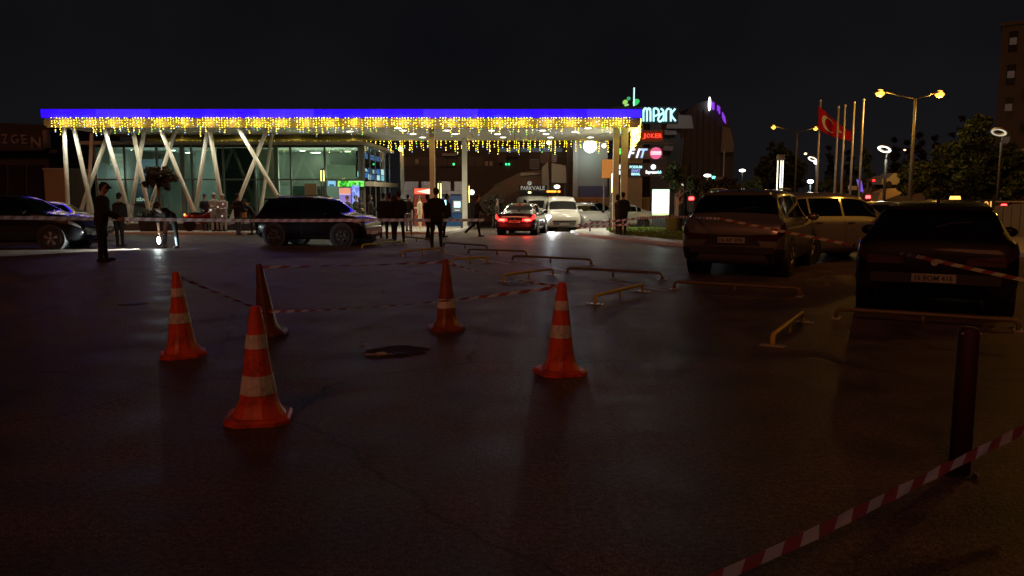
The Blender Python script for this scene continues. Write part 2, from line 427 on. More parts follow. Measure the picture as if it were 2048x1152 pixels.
# ================================================================== ICICLE LIGHTS
B_y = glow('bulb_warm', (1.0, .72, .02), 4.5, False); B_w = glow('bulb_white', (1.0, .84, .18), 6, False)
B_r = glow('bulb_red', (1.0, .16, .05), 2.2, False); B_g = glow('bulb_green', (.25, 1.0, .1), 2.0, False); B_b = glow('bulb_blue', (.35, .6, 1.0), 2.0, False)
M_wire = mat('dark_wire', (.02, .02, .02), .6)
def octa(mb, p, r, mi):
    x, y, z = p
    mb._add([(x + r, y, z), (x - r, y, z), (x, y + r, z), (x, y - r, z), (x, y, z + r), (x, y, z - r)],
            [(0, 2, 4), (2, 1, 4), (1, 3, 4), (3, 0, 4), (2, 0, 5), (1, 2, 5), (3, 1, 5), (0, 3, 5)], mi)
def curtain(label, a, b, lens, rnd, group, step=.125, br=.030, gap=.10, lamps=1, power=3.0, dense=0):
    """icicle light curtain between a and b (top edge), hanging down"""
    t = thing('icicle_lights', label, 'string lights', a, 0, group)
    d = b - a; L = d.length; d.normalize(); n = max(2, int(L / step))
    w = MB().tube([(0, 0, 0), tuple(d * L)], .012, 5); bu = MB()
    for i in range(n):
        s = (i + .5) / n
        ln = lens(s) * rnd.uniform(.75, 1.1)
        base = d * L * s
        if ln < .03: continue
        w.tube([base, base + Vector((0, 0, -ln))], .004, 3)
        k = max(1, int(ln / gap))
        for q in range(k + 1):
            if rnd.random() < .06: continue
            z = -ln * q / max(k, 1) + rnd.uniform(-.02, .02)
            r = rnd.random(); mi = 0
            if r < .20: mi = 1
            elif r < .23: mi = 2
            elif r < .27: mi = 3
            if q == k: mi = rnd.choice([1, 4, 4, 3])
            if dense: mi = 1 if rnd.random() < .8 else 0
            octa(bu, base + Vector((rnd.uniform(-.025, .025), rnd.uniform(-.02, .02) - .02, min(z, .01))), br * rnd.uniform(.7, 1.15), mi)
    w.build('cable', M_wire, t)
    o = bu.build('bulbs', [B_y, B_w, B_r, B_g, B_b], t); o['kind'] = 'stuff'
    for i in range(lamps):
        p = d * L * (i + .5) / lamps
        light('POINT', (p.x, p.y - .06, -.22), power, (1, .70, .12), t, .06)
    return t
rnd = random.Random(11)
xa, xb = at(101, 236, YF - .1).x, at(1266, 236, YF - .1).x
NF = 12
for i in range(NF):
    a = xa + (xb - xa) * i / NF; b = xa + (xb - xa) * (i + 1) / NF
    ph = rnd.uniform(0, 6); gaps = [rnd.random() for _ in range(60)]
    def lens(s, ph=ph, gaps=gaps):
        k = int(s * 14)
        cyc = [.34, .5, .74, .42, .62, .3, .7, .45][int(s * 20 + ph) % 8]
        return .12 if gaps[k] < .08 else cyc * (.6 if gaps[k] < .2 else 1.08)
    curtain('icicle light curtain on the front canopy edge, %s from the left end' % ORD[i], Vector((a, YF - .1, zfb - .01)), Vector((b - .1, YF - .1, zfb - .01)), lens, rnd, 'icicle lights along the front edge', lamps=2, power=9)
xa, xb = at(310, 282, YB + .05).x, at(1222, 282, YB + .05).x
NB = 8
for i in range(NB):
    a = xa + (xb - xa) * i / NB; b = xa + (xb - xa) * (i + 1) / NB
    ph = rnd.uniform(0, 6)
    def lens(s, ph=ph):
        c = int(s * 26 + ph) % 5
        return [.55, .75, 0, .4, 0][c] * (.5 if i < 4 and False else 1)
    curtain('shorter icicle light curtain on the rear canopy edge, %s from the left end' % ORD[i], Vector((a, YB + .05, zso - .05)), Vector((b - .1, YB + .05, zso - .05)), lens, rnd, 'icicle lights along the rear edge', step=.14, br=.036, gap=.11, lamps=1, power=5)
curtain('dense dazzling white icicle curtain on the right end of the canopy', Vector((cx1 - .02, YF + .15, zfb)), Vector((cx1 - .02, YF + 3.0, zfb)), lambda s: .85 + .45 * s, rnd, None, step=.05, br=.045, gap=.075, lamps=3, power=120, dense=1)

# ================================================================== GLASS PAVILION
YP = 45.0
pav = thing('glass_pavilion', 'glass fronted entrance pavilion lit inside behind the slanted columns', 'building', (0, YP, gz(YP) + .12))
PZ = gz(YP) + .12
px0, px1 = at(197, 400, YP).x, at(728, 400, YP).x
zpt = at(500, 290, YP).z - PZ; ztr = at(500, 359, YP).z - PZ; zrt = at(500, 283.5, YP).z - PZ
DEP = 9.6
M_frame = mat('window_frame_grey', (.13, .14, .13), .45, .4)
M_pan = glass('pavilion_glass', (.66, .80, .72), .015, .05)
M_int = mat('interior_wall', (.36, .40, .36), .7, scale=1.2); M_ceil = mat('interior_ceiling', (.62, .62, .56), .7)
MB().box(px0 - .8, px1 + .25, -.35, DEP + .4, zpt + .02, zrt + .02).build('roof', mat('pavilion_roof', (.30, .27, .21), .6), pav)
MB().box(px0, px1 - .06, .1, DEP, zpt - .04, zpt + .015).build('ceiling', M_ceil, pav)
MB().box(px0, px1 - .06, .06, DEP, -.06, .01).build('floor', mat('interior_floor', (.2, .2, .19), .25), pav)
MB().box(px0, px1 - 2.0, DEP - 1.2, DEP - 1.0, 0, zpt - .05).build('inner_wall', M_int, pav)
MB().box(px0 - .12, px0 - .02, -.02, DEP, 0, zpt).build('side_wall', mat('pavilion_side', (.2, .2, .17), .6), pav)
# inner partitions and a pale core
def ibox(u0, v0, u1, v1, y, d, m, nm):
    a0, a1, b0, b1 = R(u0, v0, u1, v1, YP + y)
    return MB().box(a0, a1, y, y + d, max(.012, b0 - PZ), min(b1 - PZ, zpt - .05)).build(nm, m, pav)
ibox(522, 298, 548, 460, 2.0, .9, mat('pale_core', (.62, .58, .48), .7), 'inner_pillar')
ibox(398, 298, 432, 460, 5.0, .3, M_int, 'inner_pillar')
ibox(440, 296, 512, 460, 1.0, .12, mat('dark_blind', (.035, .05, .045), .7), 'dark_partition')  # dark panel added behind the glass so this bay looks unlit
ibox(585, 372, 650, 460, 3.0, .2, mat('inner_teal', (.10, .16, .16), .6), 'shop_front')
ibox(655, 330, 722, 362, 6.0, .2, mat('inner_olive', (.16, .19, .14), .7), 'wall_panel')
ibox(560, 372, 722, 460, 5.5, .25, mat('inner_grey', (.22, .25, .25), .6), 'counter')
ibox(200, 372, 300, 372 + 88, 4.2, .2, mat('inner_navy', (.07, .08, .10), .5), 'shop_front')
ibox(200, 318, 330, 368, 5.0, .2, mat('inner_blue', (.20, .25, .32), .6), 'wall_panel')
mull = [197, 254, 318, 369, 387, 450, 513, 555, 584, 652, 722]
mull_x = [at(u, 400, YP).x for u in mull] + [px1]
for k, x in enumerate(mull_x):
    w = .09 if k >= len(mull) else .11 if mull[k] in (369, 555, 722) else .045
    MB().box(x - w, x + w, -.09, .05, 0, zpt - .003).build('mullion', M_frame, pav)
for (a, b) in zip(mull_x[:-1], mull_x[1:]):
    MB().box(a + .05, b - .05, -.05, .03, ztr - .04, ztr + .04).build('transom', M_frame, pav)
    MB().box(a + .03, b - .03, -.015, -.003, .02, ztr - .042).build('glass_pane', M_pan, pav)
    MB().box(a + .03, b - .03, -.015, -.003, ztr + .042, zpt - .01).build('glass_pane', M_pan, pav)
    MB().box(a + .05, b - .05, -.06, .04, zpt - .13, zpt - .005).build('head_rail', mat('head_dark', (.03, .035, .03), .6), pav)
# right side wall: panes, lintel and doors
ns = 5
M_pan2 = glass('side_glass', (.62, .74, .74), .01, .10)
zl0, zl1 = at(735, 372, YP).z - PZ, at(735, 363, YP).z - PZ
for i in range(ns):
    a, b = .08 + (DEP - .2) * i / ns, .08 + (DEP - .2) * (i + 1) / ns
    MB().box(px1 + .012, px1 + .024, a + .03, b - .03, zl1 + .02, zpt - .01).build('glass_pane', M_pan2, pav)
    MB().box(px1 - .02, px1 + .05, a - .03, a + .03, 0, zpt - .003).build('mullion', M_steel, pav)
    MB().box(px1 + .012, px1 + .024, a + .03, b - .03, .04, zl0 - .02).build('door_pane', M_pan2, pav)
MB().box(px1 - .02, px1 + .05, DEP - .15, DEP - .05, 0, zpt - .003).build('mullion', M_steel, pav)
MB().box(px1 - .03, px1 + .55, -.05, DEP, zl0, zl1).build('door_lintel', mat('lintel_beige', (.55, .50, .40), .5), pav)
# interior lamps
for k, (u, v) in enumerate([(258, 300), (345, 301), (352, 312), (572, 321), (605, 301.5), (635, 307), (619, 317), (663, 311), (695, 303), (695, 317.5), (430, 312)]):
    p = onz(u, v, PZ + zpt - .05)
    if not (YP + .2 < p.y < YP + DEP - 1.3): p.y = min(max(p.y, YP + .5), YP + DEP - 2)
    d = MB().lathe([(.17, 0), (.17, .02)], 14).build('ceiling_lamp', M_dl, pav, loc=(p.x, p.y - YP, zpt - .064))
for u, pw in ((270, 26), (350, 22), (440, 6), (535, 26), (600, 34), (665, 44), (705, 40)):
    p = at(u, 300, YP + 3.2); light('POINT', (p.x, 3.2, zpt - 1.5), pw * 2.2, (1, 1, .82) if u > 400 else (.85, .93, 1), pav, .25)
# ---- lit screens and signs at the entrance (separate things)
def screen(name, label, cat, u0, v0, u1, v1, Y, body_m, face_m, extra=None, th=.08):
    a0, a1, b0, b1 = R(u0, v0, u1, v1, Y); cx = (a0 + a1) / 2
    t = thing(name, label, cat, (cx, Y, b0)); w = (a1 - a0) / 2; h = b1 - b0
    MB().box(-w, w, 0, th, 0, h).build('casing', body_m, t)
    MB().box(-w + .02, w - .02, -.012, -.002, .02, h - .02).build('display', face_m, t)
    return t, w, h
def patch_glow(name, cols, scale, es):
    if name in MATS: return MATS[name]
    m = bpy.data.materials.new(name); m.use_nodes = True; MATS[name] = m
    n = m.node_tree.nodes; l = m.node_tree.links; b = n['Principled BSDF']
    t = n.new('ShaderNodeTexCoord'); z = n.new('ShaderNodeTexVoronoi'); z.inputs['Scale'].default_value = scale
    l.new(t.outputs['Object'], z.inputs['Vector'])
    r = n.new('ShaderNodeValToRGB'); r.color_ramp.interpolation = 'CONSTANT'
    while len(r.color_ramp.elements) < len(cols): r.color_ramp.elements.new(.5)
    for i, c in enumerate(cols): r.color_ramp.elements[i].position = i / len(cols); r.color_ramp.elements[i].color = (*c, 1)
    sp = n.new('ShaderNodeSeparateColor'); l.new(z.outputs['Color'], sp.inputs[0]); l.new(sp.outputs[0], r.inputs[0])
    b.inputs['Base Color'].default_value = (.02, .02, .02, 1)
    l.new(r.outputs[0], b.inputs['Emission Color']); b.inputs['Emission Strength'].default_value = es
    return m
YS = YP - .25
t, w, h = screen('led_sign', 'bright green scrolling sign over the entrance posters', 'sign', 675, 361, 729, 374, YS, M_black, patch_glow('green_led', [(.02, .25, .01), (.1, .9, .03), (.25, 1, .2), (.02, .5, .02), (.5, 1, .15)], 9, 1.1))
t, w, h = screen('poster_screen', 'purple and orange lit poster under the green sign', 'poster', 678, 375, 702, 408, YS + .05, M_black, glow('poster_purple', (.32, .22, .75), .62))
MB().box(-w + .03, w - .03, -.02, -.013, h * .62, h - .03).build('orange_band', glow('poster_orange', (.85, .33, .22), .8), t)
MB().box(-w + .03, w - .03, -.02, -.013, h * .58, h * .61).build('white_band', glow('poster_white', (.9, .8, .7), .9), t)
t, w, h = screen('poster_screen', 'pale blue lit poster beside the pavilion corner', 'poster', 703, 369, 719, 408, YS, M_black, patch_glow('poster_blue', [(.25, .35, 1), (.35, .45, 1), (.18, .25, .8), (.3, .42, 1), (.4, .5, 1)], 5, .95))
t, w, h = screen('small_sign', 'small square light blue lit sign left of the green sign', 'sign', 655, 361, 672, 373, YS, M_black, glow('sign_lightblue', (.25, .62, .95), .8))
MB().box(-w * .55, w * .55, -.02, -.013, h * .12, h * .35).build('dark_mark', M_black, t)
# added glowing boxes standing for signs mirrored in the side glass
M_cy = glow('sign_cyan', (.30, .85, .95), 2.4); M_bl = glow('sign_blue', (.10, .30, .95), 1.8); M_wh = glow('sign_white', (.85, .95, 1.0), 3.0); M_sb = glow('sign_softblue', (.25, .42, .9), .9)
SX = px1 - .35
def side_reflection(label, f0, f1, v0, v1, mA, mB, body):
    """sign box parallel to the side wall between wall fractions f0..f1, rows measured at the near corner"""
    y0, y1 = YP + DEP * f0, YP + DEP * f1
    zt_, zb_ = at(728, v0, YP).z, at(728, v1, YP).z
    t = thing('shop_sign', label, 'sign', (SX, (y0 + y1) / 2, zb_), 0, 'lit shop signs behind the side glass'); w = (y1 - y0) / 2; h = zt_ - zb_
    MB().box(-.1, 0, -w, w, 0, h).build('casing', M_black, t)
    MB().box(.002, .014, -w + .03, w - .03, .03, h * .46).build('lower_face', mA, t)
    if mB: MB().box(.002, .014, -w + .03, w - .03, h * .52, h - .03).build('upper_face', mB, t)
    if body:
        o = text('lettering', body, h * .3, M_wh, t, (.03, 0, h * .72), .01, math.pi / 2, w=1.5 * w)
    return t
side_reflection('cyan lit shop sign nearest the pavilion corner', .01, .17, 330, 354, M_cy, None, None)
side_reflection('blue and white lit sign, second from the pavilion corner', .19, .34, 331, 355, M_bl, None, 'PA')
side_reflection('narrow white lit sign in the middle of the side glass', .36, .46, 331, 358, M_wh, M_sb, None)
side_reflection('sign with wavy white lettering, fourth from the corner', .48, .66, 331, 358, M_sb, None, 'SCD')
side_reflection('half blue half white sign, second from the far end', .68, .82, 330, 358, M_wh, M_bl, None)
side_reflection('white over cyan lit sign at the far end of the side glass', .84, .98, 329, 358, M_cy, M_wh, None)
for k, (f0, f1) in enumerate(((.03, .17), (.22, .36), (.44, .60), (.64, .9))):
    side_reflection(['pale blue upper sign at the near end of the side glass', 'pale blue upper sign, second from the corner', 'pale blue upper sign, third from the corner', 'wide pale blue upper sign at the far end'][k], f0, f1, 301, 314, M_sb, M_sb, None)
# lettering of the shop inside, left bay
sh = thing('shop_name', 'white shop lettering inside the left bay of the glass pavilion', 'sign', (at(252, 398, YP + 4.1).x, YP + 4.1, at(252, 398, YP + 4.1).z))
MB().box(-2.2, 2.2, -.02, .06, -.28, .28).build('board', mat('inner_navy2', (.06, .07, .09), .5), sh)
text('lettering', 'er Otom', .26, glow('letter_warm', (.85, .85, .75), .7), sh, (-.75, -.03, 0), .02, w=1.1)
text('lettering', 'abul', .26, MATS['letter_warm'], sh, (1.0, -.03, 0), .02, w=.7)
ms = thing('menu_board', 'pale lit menu board hung high in the left bay', 'sign', (at(222, 320, YP + 1.6).x, YP + 1.6, at(222, 320, YP + 1.6).z))
for k in range(3): MB().box(-.85, .8, -.02, .02, -.32 + k * .24, -.12 + k * .24).build('panel', glow('menu_glow', (.75, .75, .62), .42), ms)
# ================================================================== CASH MACHINES AND KIOSK WALL
YK = 50.5
M_lil = mat('lilac_panel', (.42, .38, .46), .6)
kw = thing('kiosk_wall', 'pale lilac panelled wall behind the cash machines', 'wall', (0, YK, gz(YK) + .12)); KZ = gz(YK) + .12
def kpart(t, OZ_, Y0, u0, v0, u1, v1, Y, d, m, nm, ox=0):
    a0, a1, b0, b1 = R(u0, v0, u1, v1, Y)
    return MB().box(a0 - ox, a1 - ox, Y - Y0, Y - Y0 + d, max(b0 - OZ_, .0), b1 - OZ_).build(nm, m, t)
kx = [(806, 838), (841, 868), (871, 893), (895, 928)]
for (a, b) in kx:
    kpart(kw, KZ, YK, a, 382, b, 470, YK + .45, .12, M_lil, 'wall_panel')
for (a, b) in ((809, 836), (843, 862), (877, 901), (909, 928)):
    kpart(kw, KZ, YK, a, 363, b, 381.5, YK + .45, .1, M_lil, 'top_panel')
M_navy = mat('navy_panel', (.03, .03, .10), .4)
for (a, b) in ((872, 892), (901.5, 923)):
    kpart(kw, KZ, YK, a, 388, b, 394, YK + .43, .018, M_navy, 'name_plate')
def atm(label, u0, u1, vtop, body, sign=None, sign_v=None, screen_r=None, base=None, poster=None):
    a0, a1, b0, b1 = R(u0, vtop, u1, 470, YK); cx = (a0 + a1) / 2; w = (a1 - a0) / 2; H = b1 - KZ
    t = thing('cash_machine', label, 'cash machine', (cx, YK, KZ), 0, 'cash machines beside the entrance')
    mb = MB().prism([(-.02, 0), (.42, 0), (.42, H), (.04, H), (-.02, H * .9)], -w, w, 'x'); mb.build('body', body, t)
    if sign:
        s0, s1 = at(u0, sign_v[0], YK).z - KZ, at(u0, sign_v[1], YK).z - KZ
        MB().box(-w + .04, w - .04, -.06, -.022, s1, s0).build('lit_header', sign, t)
    if screen_r:
        p0, p1, q0, q1 = R(*screen_r, YK)
        MB().box(p0 - cx - .09, p1 - cx + .09, -.05, -.022, q0 - KZ - .3, q1 - KZ + .1).build('fascia', M_steel, t)
        MB().box(p0 - cx, p1 - cx, -.066, -.052, q0 - KZ, q1 - KZ).build('screen', glow('atm_screen', (.55, .85, 1.0), 1.6), t)
        MB().box(p0 - cx + .05, p1 - cx - .05, -.12, -.052, q0 - KZ - .2, q0 - KZ - .14).build('keypad', glow('atm_keys', (.6, .85, .9), .7), t)
    if base: MB().box(-w + .01, w - .01, -.035, -.0205, .02, H * .38).build('base_panel', base, t)
    if poster:
        p0, p1, q0, q1 = R(*poster, YK)
        MB().box(p0 - cx, p1 - cx, -.05, -.022, q0 - KZ, q1 - KZ).build('poster_frame', M_black, t)
        MB().box(p0 - cx + .07, p1 - cx - .07, -.06, -.051, q0 - KZ + .07, q1 - KZ - .07).build('poster', mat('poster_grey', (.4, .38, .36), .5), t)
    return t
atm('grey cash machine with a framed poster, left of the red one', 799, 825, 396, mat('atm_grey', (.40, .38, .40), .5), poster=(801, 398, 822, 444))
r = atm('red cash machine with glowing red header', 829, 861, 376, mat('atm_red', (.42, .06, .04), .5), glow('red_header', (1.0, .13, .07), 1.0), (377, 388))
a = at(848, 383, YK); MB().prism([(-.45, 0), (.38, .17), (.38, -.17)], -.075, -.061, 'y').build('header_arrow', glow('header_arrow', (1.0, .62, .48), 1.6), r, loc=(a.x - r.location.x, 0, a.z - KZ))
b_ = atm('blue cash machine with bright screen near the tall column', 893, 929, 392, mat('atm_blue', (.035, .09, .32), .45), None, None, (908, 403, 921, 415), mat('atm_bluebase', (.03, .13, .38), .45))
atm('dark blue cash machine partly hidden behind the close group', 866, 890, 392, mat('atm_blue2', (.04, .07, .22), .45))
# slim loop lamps
def loop_lamp(label, u, v0, v1, Y, pw=8, col=(1, .85, .25)):
    p = atg(u, Y); z1 = at(u, v0, Y).z; zm = at(u, v1, Y).z; zb = gz(Y)
    t = thing('loop_lamp', label, 'lamp post', (p.x, Y, zb), 0, 'slim lamp posts with lit loop')
    for s in (-.07, .07): MB().box(s - .025, s + .025, -.03, .03, 0, z1 - zb).build('post', M_dark, t)
    MB().box(-.1, .1, -.04, .04, z1 - zb + .002, z1 - zb + .08).build('cap', M_dark, t)
    MB().box(-.2, .2, -.12, .12, 0, .03).build('base_plate', M_dark, t)
    for s in (-.07, .07): MB().box(s - .018, s + .018, -.045, -.032, zm - zb, z1 - zb - .02).build('light_strip', glow('loop_strip', (1, .82, .22), 3.2), t)
    light('POINT', (0, -.25, z1 - zb - .4), pw, col, t, .08)
loop_lamp('slim lamp post in front of the pavilion glass', 648, 340, 362, 42.5)
loop_lamp('slim lamp post above the heads of the close group', 880, 366, 398, 45, 10)
loop_lamp('slim lamp post right behind the tall cream column', 936.5, 371, 405, 49.5, 14)
loop_lamp('slim lamp post beside the orange sign box', 1225, 347, 385, 43, 240, (1, .95, .75))
gl = thing('globe_bollard', 'small bright globe lamp beside the tall cream column', 'lamp', atg(944, 52))
MB().lathe([(.05, 0), (.05, at(944, 388, 52).z - gz(52) - .2)], 10).build('post', M_dark, gl)
MB().ball((0, 0, at(944, 384.5, 52).z - gz(52)), .17).build('globe', glow('globe_soft', (1, .95, .88), 2.4), gl, True)
# barrier hoop and posts on the pavement
hp = thing('hoop_barrier', 'grey steel hoop barrier standing beside the group of three people', 'barrier', atg(815, 36))
MB().tube([(-.18, 0, 0), (-.18, 0, .9), (-.12, 0, .98), (.12, 0, .98), (.18, 0, .9), (.18, 0, 0)], .03, 8).build('hoop', M_steel, hp, True)
MB().tube([(-.18, 0, .5), (.18, 0, .5)], .02, 8).build('cross_bar', M_steel, hp, True)
def bollard(label, u, v0, v1, m=M_dark, r=.05):
    p = G(u, v1); H = at(u, v0, p.y).z - p.z
    t = thing('bollard', label, 'bollard', p, 0, 'short posts along the kerbs')
    MB().lathe([(r, 0), (r, H * .82), (r * .8, H * .84), (r, H * .86), (r, H - .02), (r * .6, H)], 12).build('post', m, t, True)
    MB().lathe([(r * 1.9, 0), (r * 1.9, .02), (r * 1.1, .03)], 12).build('base_flange', m, t)
bollard('dark bollard at the bend of the pavement kerb', 924, 441, 461)
bollard('grey bollard on the paved tip of the traffic island', 1180, 437, 467, M_steel)
bollard('short dark bollard at the edge of the lawn', 1222, 441, 462)
bollard('brown square post on the lawn beside the cream columns', 1222.5, 405, 463, mat('brown_post', (.12, .09, .06), .6), .07)

# ================================================================== BUILDINGS BEHIND THE CANOPY
M_mall = mat('mall_dark', (.055, .066, .072), .6, scale=1.2); M_mall2 = mat('mall_grey', (.10, .105, .105), .6, scale=1.5)
M_grn = mat('render_green', (.20, .24, .22), .7, scale=.8)
def bldg(nm, label, u0, v0, u1, Y, dep, m):
    a0, a1, b0, b1 = R(u0, v0, u1, 450, Y); cx = (a0 + a1) / 2
    t = thing(nm, label, 'building', (cx, Y, gz(Y))); w = (a1 - a0) / 2; H = b1 - gz(Y)
    MB().box(-w, w, 0, dep, -.2, H).build('wall', m, t)
    return t, cx, w, H
t, cx, w, H = bldg('dark_mall_wing', 'dark mall wing with faint panels behind the canopy', 805, 262, 1148, 68, 12, M_mall)
Zm = gz(68)
def wpart(u0, v0, u1, v1, m, nm, d=.06, Y=68):
    a0, a1, b0, b1 = R(u0, v0, u1, v1, Y); MB().box(a0 - cx, a1 - cx, -d, -.002, b0 - Zm, b1 - Zm).build(nm, m, t)
for k in range(9): wpart(806 + 18 * k, 314, 822.5 + 18 * k, 332, M_mall2, 'wall_panel')
for k in range(6): wpart(1000 + 21 * k, 296, 1019.5 + 21 * k, 304, glow('dim_window', (.10, .16, .22), .25), 'window_strip', .03)
for (u, v) in ((834, 323), (973, 327), (982, 327)): wpart(u - 3, v - 4.5, u + 3, v + 4.5, mat('pale_card', (.4, .42, .4), .6), 'notice', .09)
wpart(885, 307, 912, 312, mat('pale_card', (.4, .42, .4), .6), 'awning', .4)
wpart(1012, 313, 1036, 318, M_black, 'vent', .1); wpart(996, 308, 1012, 326, M_mall2, 'duct', .5)
wpart(880, 318, 912, 336, M_black, 'opening', .02)
for (u, v) in ((907.5, 328.5), (1012.5, 328.5), (1018, 328.5)): wpart(u - 1.6, v - 1.8, u + 1.6, v + 1.8, glow('green_exit', (.05, 1, .3), 2.5), 'green_lamp', .09)
t2, cx2, w2, H2 = bldg('grey_green_block', 'plain grey green rendered wall behind the big round lamp', 1147, 262, 1216, 60, 9, M_grn)
MB().box(-w2 - .1, -w2 + .25, -.3, 0, 0, H2).build('pilaster', mat('render_pale', (.3, .32, .3), .7), t2)
MB().box(-w2 + .4, w2, -.3, -.002, at(1180, 388, 60).z - gz(60) - .4, at(1180, 372, 60).z - gz(60)).build('blue_banner', mat('blue_banner', (.05, .06, .14), .5), t2)
# sloping service ramp / stair housing
sr = thing('sloped_housing', 'brown grey sloping stair housing behind the parked vans', 'building', (0, 57, gz(57)))
Z7 = gz(57)
def poly(pts, Y): return [(at(u, v, Y).x, at(u, v, Y).z - Z7) for u, v in pts]
MB().prism(poly([(958, 430), (962, 395), (1000, 365), (1040, 345), (1098, 338), (1098, 430)], 57), 0, 3).build('side_wall', mat('housing_brown', (.17, .135, .12), .7), sr)
MB().prism(poly([(990, 430), (1012, 393), (1060, 372), (1060, 430)], 56.6), -.4, -.003).build('ramp_side', mat('housing_red', (.14, .08, .065), .7), sr)
MB().prism(poly([(1040, 352), (1042, 345.5), (1080, 346), (1078, 349)], 56.8), -.25, -.004).build('edge_trim', mat('pale_card', (.4, .42, .4), .6), sr)
MB().prism(poly([(984, 372), (1004, 362), (1004, 372)], 56.9), -.1, -.003).build('vent', M_mall2, sr)
al = thing('angular_screen', 'pale blue grey angular screen panels behind the vans', 'screen', (0, 55.5, gz(55.5))); Z7 = gz(55.5)
MB().prism(poly([(1084, 450), (1084, 335), (1096, 324), (1102, 450)], 55.5), 0, .3).build('left_panel', mat('screen_a', (.33, .36, .38), .5), al)
MB().prism(poly([(1103, 365), (1103, 326), (1131, 331), (1133, 366)], 55.5), -.1, .2).build('right_panel', mat('screen_b', (.40, .44, .46), .5), al)
MB().prism(poly([(1103, 450), (1103, 366), (1108, 366), (1108, 450)], 55.5), -.05, .15).build('support_leg', M_mall2, al)
MB().prism(poly([(1128, 450), (1128, 367), (1132, 367), (1132, 450)], 55.5), -.05, .15).build('support_leg', M_mall2, al)
for k, (u0, v0, u1, v1, lb) in enumerate([(1081, 306, 1097, 326, 'brown roof unit behind the angular screen'), (1103, 308, 1113, 324, 'small pinkish roof unit above the angular screen'), (1060, 318, 1078, 338, 'grey roof unit left of the brown one')]):
    a0, a1, b0, b1 = R(u0, v0, u1, v1, 60); c = (a0 + a1) / 2
    q = thing('roof_unit', lb, 'roof unit', (c, 60, gz(60)), 0, 'service units behind the vans'); z = b0 - gz(60); hh = b1 - b0; ww = (a1 - a0) / 2
    MB().box(-ww, ww, 0, .9, z, z + hh).build('casing', mat('unit%d' % k, [(.2, .13, .1), (.36, .27, .27), (.2, .21, .2)][k], .6), q)
    for s in (-1, 1): MB().box(s * ww * .8 - .05, s * ww * .8 + .05, .3, .4, 0, z - .002).build('leg', M_dark, q)
    for r_ in range(4): MB().box(-ww * .85, ww * .85, -.02, -.002, z + hh * (.15 + .2 * r_), z + hh * (.23 + .2 * r_)).build('slat', M_dark, q)
# big globe lamp on its wall bracket
p = at(1180, 292, 58.6)
gb_ = thing('globe_lamp', 'big bright white globe lamp in front of the grey green wall', 'lamp', p)
MB().ball((0, 0, 0), .48, 24, 16).build('globe', glow('globe_bright', (1, 1, .97), 3.0), gb_, True)
MB().tube([(0, .46, .0), (0, 1.38, 0)], .05, 8).build('bracket', M_dark, gb_)
light('POINT', (0, -.0, -.62), 60, (.95, 1, .9), gb_, .1)
# wall lamp at the pavilion corner (orange) and one on the wing
for (u, v, Y, lb, yb) in ((801, 298, 55.2, 'round amber lamp at the far corner of the pavilion', 56), (1208, 291.5, 59.4, 'small warm lamp right of the big globe lamp', 60), (1097, 285, 67.4, 'small white lamp above the roof units', 68)):
    p = at(u, v, Y); q = thing('wall_lamp', lb, 'lamp', p, 0, 'small round wall lamps')
    MB().ball((0, 0, 0), .16, 12, 8).build('bulb', glow('amber' if v > 297 else 'warmball', (1, .55, .12) if v > 297 else (1, .9, .7), 5), q, True)
    MB().tube([(0, .14, 0), (0, yb - Y, 0)], .03, 6).build('bracket', M_dark, q)
    light('POINT', (0, -.3, -.1), 10, (1, .6, .2), q, .1)
pc = thing('corner_mast', 'thin dark mast standing at the far corner of the pavilion', 'mast', atg(806, 56))
MB().box(-.12, .12, -.06, .2, 0, at(806, 280, 56).z - gz(56)).build('shaft', M_cream, pc)
MB().box(-.2, .2, -.14, .28, 0, .05).build('base_plate', M_dark, pc)
# valet booth and its sign
vb = thing('valet_booth', 'dark valet booth with white lettered sign behind the vans', 'booth', atg(1068, 53)); Z7 = gz(53)
def vpart(u0, v0, u1, v1, d0, d1, m, nm): 
    a0, a1, b0, b1 = R(u0, v0, u1, v1, 53); return MB().box(a0 - vb.location.x, a1 - vb.location.x, d0, d1, max(0, b0 - Z7), b1 - Z7).build(nm, m, vb)
vpart(1040, 386, 1100, 440, .1, 1.6, mat('booth_dark', (.06, .05, .05), .6), 'cabin'); vpart(1036, 380.5, 1104, 385.5, -.3, 1.8, M_black, 'roof')
vpart(1038, 370.5, 1094, 380, -.05, .05, M_black, 'sign_board')
M_vl = glow('valet_white', (.8, .75, .68), .32)
for s, u, ww in (('PARK', 1053, .75), ('VALE', 1077, .85)): text('lettering', s, .26, M_vl, vb, (at(u, 376, 53).x - vb.location.x, -.052, at(u, 376, 53).z - Z7), .02, w=ww, bold=.01)
MB().lathe([(.14, -.03), (.14, 0)], 14, axis='y').build('round_emblem', M_vl, vb, loc=(at(1059, 366.5, 53).x - vb.location.x, 0, at(1059, 366.5, 53).z - Z7))
text('emblem_letter', 'P', .17, M_black, vb, (at(1059, 366.5, 53).x - vb.location.x, -.032, at(1059, 366.5, 53).z - Z7), .012)
vpart(1056, 383.2, 1062, 386.6, -.36, -.302, glow('booth_lamp', (1, .95, .4), 2.5), 'lamp')
vpart(1093, 381, 1120, 385, -.36, -.302, glow('booth_orange', (1, .38, .03), 2.2), 'light_strip')
vpart(1103.5, 386, 1121, 388, -.3, 0, M_black, 'strip_bracket')
gl = thing('oval_lamp', 'oval white lamp on a thin post above the white van', 'lamp', atg(1113.5, 51))
hz_ = at(1113.5, 373.5, 51).z - gz(51)
MB().lathe([(.04, 0), (.04, hz_ - .1)], 8).build('post', M_dark, gl); MB().ball((0, 0, hz_), (.2, .2, .13)).build('shade', glow('oval_glow', (1, .88, .68), 2.2), gl, True)
